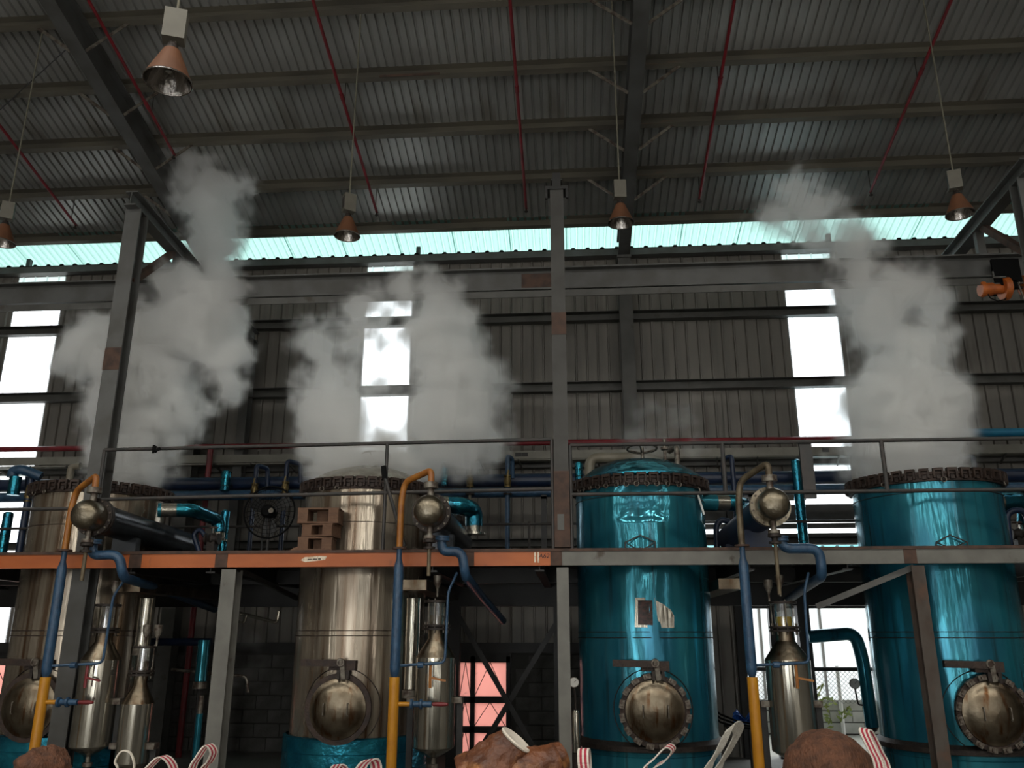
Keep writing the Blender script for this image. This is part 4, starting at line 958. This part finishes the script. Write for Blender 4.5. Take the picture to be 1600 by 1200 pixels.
# stacked wooden pallets
def pallet(x, y, z, w, d, h, label, rot):
    t = thing('wooden_pallet', label, 'pallet', (x, y, z), 'wooden pallets stacked on the platform')
    for k in range(3):
        xx = -w/2+.03+k*(w/2-.03)
        part('block', MB().box(x+xx-.055+(.03 if k == 0 else -.03 if k == 2 else 0), x+xx+.055+(.03 if k == 0 else -.03 if k == 2 else 0), y-d/2, y+d/2, z+.018, z+h-.018), 'wood', t, False) if k != 1 else None
    for k in range(3):
        yy = y-d/2+.04+k*(d-.08)/2
        part('plank', MB().box(x-w/2, x+w/2, yy-.04, yy+.04, z+h-.018, z+h), 'wood', t, False)
        part('plank', MB().box(x-w/2, x+w/2, yy-.04, yy+.04, z, z+.018), 'wood', t, False)
    part('middle_block', MB().box(x-.05, x+.07, y+d/2-.1, y+d/2, z+.018, z+h-.018), 'wood', t, False)
    t.rotation_euler = (0, 0, rot)
a, b_ = P(472, 797, 9.27), P(532, 797, 9.27)
pc = (a.x+b_.x)/2
pallet(pc-.02, 9.27, DZ+.01, .38, .26, .15, 'lowest small wooden pallet of the stack before the second tank', .08)
pallet(pc+.02, 9.27, DZ+.165, .36, .26, .14, 'middle small wooden pallet of the stack before the second tank', -.12)
pallet(pc, 9.27, DZ+.31, .46, .26, .17, 'topmost small wooden pallet of the stack before the second tank', .05)
a = P(465, 857, 9.5)
single('board_offcut', MB().poly([(a.x-.12, 9.4, DZ), (a.x+.10, 9.4, DZ), (a.x+.10, 9.42, DZ+.10), (a.x-.02, 9.42, DZ+.07), (a.x-.12, 9.45, DZ), (a.x+.1, 9.45, DZ), (a.x+.1, 9.44, DZ+.1), (a.x-.02, 9.44, DZ+.07)], [(0, 1, 2, 3), (4, 7, 6, 5), (0, 3, 7, 4), (3, 2, 6, 7), (2, 1, 5, 6)]), 'board_brown', 'brown wooden offcut lying left of the pallet stack', 'board', smooth=False)

# beige vapour pipes behind the blue tanks
def bend_pipe(name, pts, r, m, label, cat='pipe', group=None, fil=.12):
    pts = [V3(p) for p in pts]
    t = thing(name, label, cat, pts[0], group)
    part('pipe', MB().tube(fillet(pts, fil, 6), r, 14), m, t)
    part('flange', MB().lathe([(0, -.015), (r*1.7, -.015), (r*1.7, .015), (0, .015)], pts[0], pts[1]-pts[0], 16), 'cast_dark', t)
    return t
Y = 11.35
bend_pipe('vent_pipe', [(P(921, 760, Y).x, Y, DZ+.0), P(921, 716, Y), P(1010, 714, Y), P(1040, 728, Y)], .07, 'beige_pipe', 'beige bent pipe rising behind the dented tank', 'pipe', 'bent pipes behind the blue tanks')
bend_pipe('vent_pipe', [(P(1338, 760, Y).x, Y, DZ+.0), P(1336, 712, Y), P(1352, 708, Y), P(1375, 735, Y)], .07, 'beige_pipe', 'brown bent pipe rising left of the right tank', 'pipe', 'bent pipes behind the blue tanks')
bend_pipe('vent_pipe', [(P(110, 760, Y).x, Y, DZ+.0), P(110, 738, Y), P(112, 730, Y), P(126, 728, Y)], .05, 'beige_pipe', 'pale bent pipe behind the left steel tank rim', 'pipe', 'bent pipes behind the blue tanks')
# pipes and machinery seen past the third condenser and the right tank
bend_pipe('hose_bend', [(P(1120, 858, 10.9).x, 10.9, DZ), P(1119, 822, 10.9), P(1126, 812, 10.9), P(1140, 815, 10.9)], .04, 'navy_pipe', 'navy bent pipe between the dented tank and third condenser', 'pipe', 'navy bends on the platform')
bend_pipe('hose_bend', [(P(1578, 858, 10.0).x, 10.0, DZ), P(1572, 800, 10.0), P(1600, 795, 10.0), (P(1612, 815, 10.0).x, 10.0, DZ+.1)], .035, 'navy_pipe', 'navy bent pipe right of the right tank', 'pipe', 'navy bends on the platform')
bend_pipe('hose_bend', [(P(318, 858, 10.3).x, 10.3, DZ), P(302, 835, 10.3), P(312, 826, 10.3), P(322, 840, 10.3)], .03, 'navy_pipe', 'small teal bent pipe beside the left duct elbow', 'pipe', 'navy bends on the platform', .08)
def pump(px, py, Y, label):
    c = P(px, py, Y); c.z = max(c.z, DZ+.12)
    t = thing('valve_assembly', label, 'valve', (c.x, Y, DZ), 'valve assemblies on the platform')
    part('body', MB().lathe([(0, -.09), (.07, -.09), (.07, -.07), (.05, -.06), (.075, 0), (.05, .06), (.07, .07), (.07, .09), (0, .09)], c, (1, 0, 0), 16), 'cast_dark', t)
    part('foot', MB().box(c.x-.05, c.x+.05, Y-.05, Y+.05, DZ, c.z-.04), 'cast_dark', t, False)
    part('stem', MB().tube([c, c+Vector((0, 0, .14))], .012, 8), 'clamp_worn', t)
    part('wheel', MB().torus(c+Vector((0, 0, .14)), (0, 0, 1), .05, .008, 20, 6), 'rust', t)
pump(332, 842, 10.3, 'dark valve assembly under the left duct elbow')
pump(715, 812, 11.6, 'rusty valve assembly behind the second condenser')
pump(1592, 835, 10.4, 'dark valve assembly at the right edge')
# steel box channels slung under the platform
for k, (px0, py0, px1, py1, lb) in enumerate(((146, 917, 235, 937, 'steel box channel under the platform above the large left separator'), (648, 914, 690, 940, 'steel box channel under the platform above the second separator'), (1142, 912, 1110, 938, 'steel box channel under the platform right of the dented tank'))):
    c = P(px0, py0, 9.35)
    if k == 0: c.x = -4.98
    single('box_channel', MB().box(c.x-.13, c.x+.13, 9.35, 12.0, c.z-.055, min(c.z+.055, DZ-.24+.12)), 'manhole_steel', lb, 'channel', 'box channels under the platform', False)
# foil wrapped vertical ducts beside the separators
def low_duct(px, y0, y1, Y, r, label, m):
    a, b_ = P(px, y0, Y), P(px, y1, Y)
    t = thing('wrapped_duct', label, 'duct', (b_.x, Y, 0), 'wrapped ducts under the platform')
    part('wrapping', MB().lathe([(r*.9, b_.z), (r, b_.z+.01), (r*.94, (a.z*.4+b_.z*.6)), (r, a.z*.5+b_.z*.5), (r*.95, a.z-.05), (r, a.z)], (b_.x, Y, 0), (0, 0, 1), 18), m, t)
    part('collar', MB().lathe([(0, b_.z-.08), (r*1.15, b_.z-.08), (r*1.15, b_.z), (0, b_.z)], (b_.x, Y, 0), (0, 0, 1), 18), 'clamp_worn', t)
    part('leg', MB().tube([(b_.x, Y, 0), (b_.x, Y, b_.z-.08)], r*.4, 10), 'steel_dark', t)
low_duct(642, 935, 1078, 9.6, .085, 'crumpled silver foil duct left of the second separator', 'stainless_clean')
low_duct(222, 935, 1012, 9.5, .085, 'silver duct behind the small left separator', 'stainless_clean')
low_duct(313, 1000, 1065, 10.6, .075, 'teal lagged pipe hanging left of the light grey post', 'foil_blue')
t = thing('lagged_pipe', 'thin blue pipe standing low left of the light grey post', 'pipe', (P(310, 1150, 10.3).x, 10.3, 0), 'foil wrapped pipes')
c = P(312, 1115, 10.3); part('lagging', MB().tube([(c.x, 10.3, 0), (c.x, 10.3, c.z)], .04, 12), 'foil_blue', t)
part('cap', MB().tube([(c.x, 10.3, c.z), (c.x, 10.3, c.z+.2)], .03, 12), 'clamp_worn', t)
# red and dark supply pipes against the back wall under the platform
for px, y0, lb in ((303, 950, 'dark red upright pipe behind the left separators'),):
    c = P(px, y0, 12.9); single('fire_riser', MB().tube([(c.x, 12.9, 0), (c.x, 12.9, 4.6)], .045, 10), 'red_paint', lb, 'pipe')
single('service_pipe', MB().tube([P(238, 1003, 11.4), P(330, 1003, 11.4)], .05, 12), 'navy_pipe', 'navy pipe behind the small left separator', 'pipe')
single('service_pipe', MB().tube(fillet([P(268, 1046, 11), P(330, 1052, 11), P(385, 1057, 11), P(388, 1082, 11)], .06), .02, 8), 'clamp_worn', 'thin steel pipe with bent end left of the second tank', 'pipe')
t = thing('steam_pipe', 'bright steel pipe with hanging loop behind the light grey post', 'pipe', P(435, 973, 10.8))
part('pipe', MB().tube(fillet([P(362, 955, 10.8), P(433, 973, 10.8), P(436, 955, 10.8)], .05), .022, 10), 'stainless_clean', t)
part('loop', MB().tube(fillet([P(363, 958, 10.7), P(363, 970, 10.7), P(382, 973, 10.7), P(385, 962, 10.7)], .03), .016, 8), 'stainless_clean', t)
# gauge and small steel cylinder beside the dented tank
def gauge(px, py, Y, R, stem, label):
    c = P(px, py, Y)
    t = thing('pressure_gauge', label, 'gauge', stem[-1], 'pressure gauges')
    dl = part('dial', MB().lathe([(0, -.02), (R*.92, -.02), (R, -.012), (R, .02), (0, .02)], c, (0, 1, 0), 24), 'gauge_white', t)
    part('bezel', MB().torus(c+Vector((0, -.016, 0)), (0, 1, 0), R*.96, .005, 24, 6), 'clamp_worn', dl)
    part('needle', MB().bar(c+Vector((0, -.023, 0)), c+Vector((R*.5, -.023, R*.5)), .004, .004), 'ink', dl, False)
    part('siphon', MB().tube(fillet([c+Vector((0, .0, -R))]+list(stem), .03), .012, 8), 'cast_dark', t)
c = P(897, 1066, 9.5)
gauge(897, 1066, 9.5, .052, [V3((c.x+.01, 9.5, c.z-.15)), V3((c.x+.01, 9.5, c.z-.28))], 'white pressure gauge beside the central post')
t = thing('steam_trap', 'upright steel cylinder below the gauge by the central post', 'cylinder', (c.x+.01, 9.5, 0))
part('cylinder', MB().lathe([(.03, c.z-.7), (.042, c.z-.69), (.042, c.z-.31), (.03, c.z-.28)], (c.x+.01, 9.5, 0), (0, 0, 1), 16), 'stainless_clean', t)
part('foot', MB().tube([(c.x+.01, 9.5, 0), (c.x+.01, 9.5, c.z-.7)], .05, 12), 'cast_dark', t)
# lagged steam line with gauge at the right opening
Y = 12.0
t = thing('lagged_pipe', 'blue lagged pipe bending down in the bright opening at the right', 'pipe', P(1364, 1135, Y), 'foil wrapped pipes')
part('lagging', MB().tube(fillet([P(1262, 995, Y), P(1336, 989, Y), P(1348, 1030, Y), P(1363, 1136, Y)], .14, 7), .085, 18), 'foil_blue', t)
part('end_valve', MB().lathe([(.08, 0), (.05, -.05), (.02, -.06), (.02, -.25), (.04, -.26), (.04, -.3), (0, -.3)], P(1363, 1136, Y), (0, 0, 1), 14), 'cast_dark', t)
c = P(1335, 1068, Y)
gauge(1335, 1068, Y, .065, [V3((c.x+.02, Y, c.z-.26)), V3((c.x+.20, Y, c.z-.28))], 'round pressure gauge on the blue pipe in the bright opening')
# cables and blue crate by the opening
cb = thing('cable_bundle', 'dark sagging cables right of the dented tank', 'cable', P(1110, 1104, 11.5))
for k in range(3):
    part('cable', MB().tube([P(1108, 1100+5*k, 11.5), P(1125, 1116+6*k, 11.5), P(1150, 1126+5*k, 11.5), P(1185, 1133+3*k, 11.5)], .014, 6), 'black', cb)
c0, c1_ = P(1146, 1131, 12.2), P(1172, 1108, 12.2)
t = thing('blue_tarp', 'crumpled blue plastic sheet on a ledge by the opening', 'plastic sheet', (c0.x, 12.2, c0.z))
m_ = MB(); n = 7
pts = []
for j in range(n):
    for i in range(n):
        u, v = i/(n-1), j/(n-1)
        pts.append((c0.x+(c1_.x-c0.x)*u, 12.2+.12*noise.noise(Vector((u*4, v*4, 1))), c0.z+(c1_.z-c0.z)*v*(.7+.3*math.sin(u*7))))
m_.poly(pts, [(j*n+i, j*n+i+1, (j+1)*n+i+1, (j+1)*n+i) for j in range(n-1) for i in range(n-1)])
part('sheet', m_, 'tarp_blue', t, False)
part('ledge', MB().box(c0.x-.1, c1_.x+.15, 12.1, 12.4, c0.z-.05, c0.z-.005), 'steel_dark', t, False)
part('ledge_leg', MB().box(c0.x+.2, c0.x+.28, 12.2, 12.28, 0, c0.z-.05), 'steel_dark', t, False)

# ================================================================== bulk bags in the foreground
def ribbon(pts, wdir, w, parent, name='strap', m='webbing', th=.006):
    pts = [V3(p) for p in pts]; wd = V3(wdir).normalized()
    sm = []
    for i in range(len(pts)-1):
        p0, p1_, p2_, p3_ = pts[max(i-1, 0)], pts[i], pts[i+1], pts[min(i+2, len(pts)-1)]
        for k in range(6):
            s = k/6
            sm.append(.5*((2*p1_)+(p2_-p0)*s+(2*p0-5*p1_+4*p2_-p3_)*s*s+(3*p1_-p0-3*p2_+p3_)*s**3))
    sm.append(pts[-1]); v, f, uv = [], [], []
    n = len(sm); L = 0; Ls = [0]
    for i in range(1, n): L += (sm[i]-sm[i-1]).length; Ls.append(L)
    for i, c in enumerate(sm):
        tg = (sm[min(i+1, n-1)]-sm[max(i-1, 0)]).normalized(); nr = tg.cross(wd).normalized()
        for s, h in ((-.5, .5), (.5, .5), (.5, -.5), (-.5, -.5)): v.append(c+wd*(w*s)+nr*(th*h))
    for i in range(n-1):
        a = i*4; b = a+4
        for j, (u0, u1) in enumerate(((0, 1), (1, 1), (1, 0), (0, 0))):
            f.append((a+j, a+(j+1) % 4, b+(j+1) % 4, b+j)); uv.append(((u0, Ls[i]), (u1, Ls[i]), (u1, Ls[i+1]), (u0, Ls[i+1])))
    off = wloc(parent); me = bpy.data.meshes.new(name); me.from_pydata([q-off for q in v], [], f)
    ul = me.uv_layers.new(name='UVMap'); k = 0
    for fu in uv:
        for q in fu: ul.data[k].uv = q; k += 1
    me.shade_smooth(); me.set_sharp_from_angle(angle=math.radians(40))
    return link(name, me, m, parent)
def bag(x, Y, w, top, label):
    t = thing('bulk_bag', label, 'bag', (x, Y, 0), 'bulk bags in the foreground')
    n, rr = 40, 14; mb = MB(); h = w/2
    prof = [(.86, 0), (.98, .06), (1.0, .25), (1.02, .5), (1.0, .75), (.96, .9), (.84, 1.0), (.6, 1.02), (0, 1.0)]
    k = len(mb.v)
    for (s, z) in prof:
        for j in range(n):
            a = 2*PI*j/n; ca, sa = math.cos(a), math.sin(a)
            q = (abs(ca)**5+abs(sa)**5)**(-1/5)
            rad = h*s*q*(1+.03*noise.noise(Vector((ca*2+x*3, sa*2, z*3))))
            mb.v.append(Vector((x+ca*rad, Y+sa*rad, z*top+(.03*noise.noise(Vector((ca*3, sa*3+x, 5))) if .5 < z and s > .1 else 0))))
    for i in range(len(prof)-1):
        for j in range(n): mb.f.append((k+i*n+j, k+i*n+(j+1) % n, k+(i+1)*n+(j+1) % n, k+(i+1)*n+j))
    part('bag_body', mb, 'woven_white', t, ang=60)
    return t
BY = 4.5
b1 = bag(-2.40, BY+.3, .93, .90, 'white woven bulk bag at the bottom left with striped lifting loops')
b2 = bag(-1.32, BY+.3, .93, .90, 'white woven bulk bag below the second tank with striped loops')
b3 = bag(-.26, BY+.3, .93, .90, 'white woven bulk bag under the crumpled brown sack')
b4 = bag(.78, BY+.3, .93, .90, 'white woven bulk bag below the dented tank with striped loops')
b5 = bag(1.84, BY+.3, .93, .90, 'white woven bulk bag at the right under the brown fibre heap')
def loop(px, parent, Y=BY, w=.055, m='webbing', wd=(1, 0, 0), zb_=.86):
    pts = [P(x, y, Y+dy) for x, y, dy in px]
    a, z = pts[0].copy(), pts[-1].copy()
    a.z = zb_; z.z = zb_
    return ribbon([a]+pts+[z], wd, w, parent, 'lifting_loop', m)
loop([(300, 1204, 0), (311, 1182, .0), (325, 1164, .02), (334, 1175, .06), (328, 1190, .09), (318, 1204, .1)], b1, w=.05, wd=(.45, .9, .1))
loop([(228, 1210, 0), (240, 1192, 0), (253, 1182, .02), (266, 1190, .05), (272, 1210, .08)], b1, w=.05, wd=(.5, .85, .1))
loop([(184, 1206, 0), (180, 1190, 0), (190, 1174, .01), (203, 1176, .02), (209, 1190, .03), (209, 1206, .04)], b1, w=.014, m='pale_rim', wd=(0, 1, 0))
loop([(522, 1210, 0), (526, 1196, .0), (535, 1198, .04), (538, 1210, .06)], b2, w=.05, wd=(.8, .6, 0))
loop([(562, 1210, 0), (568, 1194, 0), (578, 1187, .01), (586, 1191, .06), (588, 1210, .08)], b2, w=.06, wd=(.9, .5, .1))
loop([(735, 1210, .2), (733, 1190, .2), (735, 1184, .22), (745, 1190, .27), (744, 1210, .3)], b3, w=.05, wd=(.9, .4, 0))
loop([(913, 1212, -.02), (911, 1190, -.02), (911, 1173, .0), (914, 1172, .06), (916, 1195, .1)], b4, w=.055, wd=(1, .1, 0))
loop([(1006, 1206, 0), (1024, 1184, 0), (1042, 1166, .01), (1052, 1172, .05), (1040, 1188, .08), (1020, 1206, .1)], b4, w=.05, wd=(.55, .8, .3))
loop([(1104, 1208, 0), (1124, 1172, 0), (1142, 1136, .02), (1154, 1142, .1), (1136, 1178, .14), (1120, 1208, .16)], b4, w=.075, m='woven_white', wd=(.75, .3, .5))
loop([(1374, 1200, 0), (1363, 1172, 0), (1350, 1143, .01), (1357, 1142, .06), (1372, 1172, .1), (1384, 1200, .12)], b5, w=.055, wd=(.95, .2, -.2))
# contents heaped on the bags
def lump(name, cx, cy, Y, rx, ry, depth, m, label, amp, fr, seed, cat):
    c = P(cx, cy, Y); s = 1308/4.62
    mb = MB(); N, K = 64, 36
    k0 = 0
    for i in range(K+1):
        ph = PI*i/K
        for j in range(N):
            a = 2*PI*j/N; d = Vector((math.sin(ph)*math.cos(a), math.sin(ph)*math.sin(a), math.cos(ph)))
            rr = 1+amp*noise.fractal(d*fr+Vector((seed, 0, 0)), .8, 2., 5)+amp*.8*abs(noise.noise(d*fr*.6+Vector((0, seed, 0))))
            mb.v.append(Vector((c.x+d.x*rr*rx/s, c.y+d.y*rr*depth, c.z+d.z*rr*ry/s)))
    for i in range(K):
        for j in range(N): mb.f.append((i*N+j, (i+1)*N+j, (i+1)*N+(j+1) % N, i*N+(j+1) % N))
    return single(name, mb, m, label, cat, 'brown contents of the bags', True, 180)
lump('fibre_heap', 1296, 1212, BY+.2, 64, 60, .2, 'fibre_brown', 'rounded heap of brown fibre on the right bag', .05, 2.4, 3.3, 'heap')
lump('fibre_heap', 66, 1202, BY, 36, 30, .15, 'fibre_brown', 'small brown fibre lump at the bottom left', .12, 2.2, 8.1, 'heap')
sk = thing('brown_sack', 'crumpled brown sack with a pale round rim in the foreground', 'sack', (P(800, 1200, BY).x, BY+.1, .98), 'brown contents of the bags')
def sack_piece(name, a, b_, ra, rb, seed, cap=False):
    a, b_ = V3(a), V3(b_); ax = (b_-a); L = ax.length; ax.normalize()
    prof = [(ra*.2, -.02), (ra*.8, 0.0)]+[(ra+(rb-ra)*k/14, L*k/14) for k in range(1, 15)]+[(rb*.9, L+.004), (0, L+.004)]
    sd, u = frame_of(ax); mb = MB(); N = 48
    for r_, tt in prof:
        for j in range(N):
            an = 2*PI*j/N; d = sd*math.cos(an)+u*math.sin(an)
            e = min(1, max(0, (L-tt)/.05))
            rr = r_*(1+e*(.16*noise.fractal(Vector((math.cos(an)*2.2, math.sin(an)*2.2, tt*14+seed)), .8, 2., 5)+.10*noise.noise(Vector((math.cos(an)*5+seed, math.sin(an)*5, tt*30)))))
            mb.v.append(a+ax*tt+d*rr)
    for i in range(len(prof)-1):
        for j in range(N): mb.f.append((i*N+j, i*N+(j+1) % N, (i+1)*N+(j+1) % N, (i+1)*N+j))
    return part(name, mb, 'sack_brown', sk, ang=180)
a, b_ = P(752, 1230, BY+.05), P(804, 1159, BY+.03)
sack_piece('sack_neck', a, b_, .19, .088, 1.0)
ax = (b_-a).normalized()
part('pale_rim', MB().lathe([(.0, .004), (.084, .004), (.09, .012), (.084, .02), (.076, .016), (0, .012)], b_, ax, 36), 'pale_rim', sk, label='pale round rim')
sack_piece('sack_fold', P(780, 1222, BY+.02), P(872, 1190, BY+.1), .14, .085, 4.0)
sack_piece('sack_fold', P(808, 1215, BY+.12), P(880, 1180, BY+.22), .12, .07, 7.0)

# ================================================================== steam
def steam(name, label, blobs, dens, seed, pad=.25, res=.055):
    cs = []
    for px, py, rp, Y, *w in blobs:
        c = P(px, py, Y); dep = (c-EYE).dot(FW); cs.append((c, 1.2*rp*dep/F, w[0] if w else 1.0))
    lo = Vector((min(c[i]-r for c, r, _ in cs)-pad for i in range(3))); hi = Vector((max(c[i]+r for c, r, _ in cs)+pad for i in range(3)))
    lo.y = max(lo.y, 8.7); hi.y = min(hi.y, 12.3)
    ng = bpy.data.node_groups.new(name+'_field', 'GeometryNodeTree')
    ng.interface.new_socket('Geometry', in_out='INPUT', socket_type='NodeSocketGeometry')
    ng.interface.new_socket('Geometry', in_out='OUTPUT', socket_type='NodeSocketGeometry')
    N = ng.nodes.new; L = ng.links.new
    def math_(op, a, b=None, clamp=False):
        m = N('ShaderNodeMath'); m.operation = op; m.use_clamp = clamp
        for i, v in ((0, a), (1, b)):
            if v is None: continue
            if isinstance(v, (int, float)): m.inputs[i].default_value = v
            else: L(v, m.inputs[i])
        return m.outputs[0]
    def vmath(op, a, b=None, sc=None):
        m = N('ShaderNodeVectorMath'); m.operation = op
        for i, v in ((0, a), (1, b)):
            if v is None: continue
            if hasattr(v, 'links'): L(v, m.inputs[i])
            else: m.inputs[i].default_value = v
        if sc is not None: m.inputs['Scale'].default_value = sc
        return m
    pos = N('GeometryNodeInputPosition').outputs[0]
    off = vmath('ADD', pos, (seed, seed*.7, 0)).outputs[0]
    n1 = N('ShaderNodeTexNoise'); n1.inputs['Scale'].default_value = 1.6; n1.inputs['Detail'].default_value = 5; n1.inputs['Roughness'].default_value = .6; L(off, n1.inputs['Vector'])
    wv = vmath('SCALE', vmath('SUBTRACT', n1.outputs['Color'], (.5, .5, .5)).outputs[0], None, .75).outputs[0]
    pw = vmath('ADD', pos, wv).outputs[0]
    acc = None
    for c, r, w in cs:
        d = vmath('LENGTH', vmath('SUBTRACT', pw, tuple(c)).outputs[0]).outputs['Value']
        v = math_('MULTIPLY', math_('SUBTRACT', 1.15, math_('MULTIPLY', d, 1/r)), w)
        if acc is None: acc = v
        else:
            m = N('ShaderNodeMath'); m.operation = 'SMOOTH_MAX'; L(acc, m.inputs[0]); L(v, m.inputs[1]); m.inputs[2].default_value = .2; acc = m.outputs[0]
    n2 = N('ShaderNodeTexNoise'); n2.inputs['Scale'].default_value = 4.2; n2.inputs['Detail'].default_value = 6; n2.inputs['Roughness'].default_value = .62; L(off, n2.inputs['Vector'])
    e = math_('ADD', acc, math_('MULTIPLY', math_('SUBTRACT', n2.outputs['Fac'], .52), 1.5))
    mr = N('ShaderNodeMapRange'); mr.interpolation_type = 'SMOOTHSTEP'; mr.inputs[1].default_value = .02; mr.inputs[2].default_value = .60; L(e, mr.inputs[0])
    n3 = N('ShaderNodeTexNoise'); n3.inputs['Scale'].default_value = 2.3; n3.inputs['Detail'].default_value = 7; n3.inputs['Roughness'].default_value = .6; L(vmath('ADD', off, (5.3, 1.7, 9.1)).outputs[0], n3.inputs['Vector'])
    m3 = N('ShaderNodeMapRange'); m3.inputs[1].default_value = .40; m3.inputs[2].default_value = .62; m3.inputs[3].default_value = .3; m3.inputs[4].default_value = 1.7; L(n3.outputs['Fac'], m3.inputs[0])
    dn_ = math_('MULTIPLY', math_('MULTIPLY', mr.outputs[0], m3.outputs[0]), dens)
    vc = N('GeometryNodeVolumeCube'); vc.inputs['Min'].default_value = lo; vc.inputs['Max'].default_value = hi
    for ax_, i in (('Resolution X', 0), ('Resolution Y', 1), ('Resolution Z', 2)): vc.inputs[ax_].default_value = max(8, int((hi[i]-lo[i])/res))
    L(dn_, vc.inputs['Density'])
    sm = N('GeometryNodeSetMaterial'); sm.inputs['Material'].default_value = MATS['steam']; L(vc.outputs[0], sm.inputs[0])
    go = N('NodeGroupOutput'); L(sm.outputs[0], go.inputs[0])
    me = bpy.data.meshes.new(name); o = bpy.data.objects.new(name, me); COL.objects.link(o)
    md = o.modifiers.new('steam', 'NODES'); md.node_group = ng
    me.materials.append(MATS['steam'])
    return tag(o, label, 'steam', 'clouds of steam rising from the tanks', 'stuff')
sm_ = bpy.data.materials.new('steam'); sm_.use_nodes = True; nt = sm_.node_tree; nt.nodes.clear(); MATS['steam'] = sm_
ov = nn(nt, 'ShaderNodeOutputMaterial'); pv = nn(nt, 'ShaderNodeVolumePrincipled'); nt.links.new(pv.outputs[0], ov.inputs['Volume'])
pv.inputs['Color'].default_value = (.98, .98, .97, 1); pv.inputs['Density'].default_value = 1.0; pv.inputs['Anisotropy'].default_value = .1
steam('steam_cloud', 'thick white steam cloud rising from the left steel tank', [
    (212, 742, 44, 10.2), (205, 700, 55, 10.2), (215, 655, 66, 10.2), (235, 605, 62, 10.2), (260, 650, 45, 10.2), (200, 560, 55, 10.2), (150, 545, 48, 10.1), (130, 560, 38, 10.1), (250, 530, 55, 10.2), (310, 510, 58, 10.2), (358, 560, 34, 10.2, .8), (352, 605, 28, 10.2, .62),
    (290, 460, 40, 10.2, .8), (335, 460, 45, 10.2, .8), (332, 405, 40, 11.0, .66), (338, 355, 46, 11.3, .56), (322, 305, 46, 11.4, .54), (362, 300, 36, 11.4, .46), (302, 262, 34, 11.3, .42)], 11, 0)
steam('steam_cloud', 'broad steam cloud around the middle window strip above the second tank', [
    (560, 735, 60, 10.2), (530, 690, 55, 10.2), (510, 650, 45, 10.2), (540, 640, 40, 10.2, .8), (535, 585, 36, 10.2, .7), (500, 600, 36, 10.2, .55), (560, 530, 36, 10.2, .6), (575, 480, 36, 10.2, .7), (630, 462, 36, 10.2, .6), (685, 478, 40, 10.2, .95), (690, 540, 60, 10.2), (720, 600, 66, 10.2), (705, 655, 66, 10.2), (630, 730, 50, 10.2, .8), (730, 690, 55, 10.2, .7), (600, 610, 36, 10.3, .38), (600, 540, 36, 10.3, .36), (770, 600, 30, 10.2, .5), (505, 530, 34, 10.2, .5)], 7, 11)
steam('steam_cloud', 'tall steam cloud rising from the right blue tank', [
    (1420, 742, 62, 10.2), (1400, 700, 70, 10.2), (1440, 650, 62, 10.2), (1380, 640, 58, 10.2), (1470, 625, 40, 10.2), (1410, 590, 50, 10.2, .85), (1420, 540, 50, 10.2, .85), (1380, 500, 52, 10.2, .8), (1400, 460, 50, 10.2, .75), (1340, 440, 44, 10.2, .6), (1440, 480, 36, 10.2, .6), (1330, 380, 46, 10.2, .5), (1270, 345, 46, 10.2, .5), (1210, 330, 36, 10.2, .42), (1250, 300, 36, 10.1, .42)], 8, 23)
steam('steam_wisp', 'faint wisp of steam drifting behind the dented tank lid', [(1010, 690, 34, 10.9, .55), (1060, 660, 30, 10.9, .45), (1000, 650, 26, 11, .42), (1085, 700, 30, 10.9, .5)], 1.2, 31)

single('brace_rod', MB().tube([PR(120, 62, -.02), PR(-40, 208, -.02)], .008, 6), 'steel_dark', 'thin dark bracing rod under the roof at the upper left', 'rod')
steam('steam_wisp', 'faint wisp of steam under the platform left of the second tank', [(378, 1000, 26, 11.4, .5), (388, 1050, 24, 11.4, .45), (372, 960, 18, 11.4, .4)], 1.0, 41)
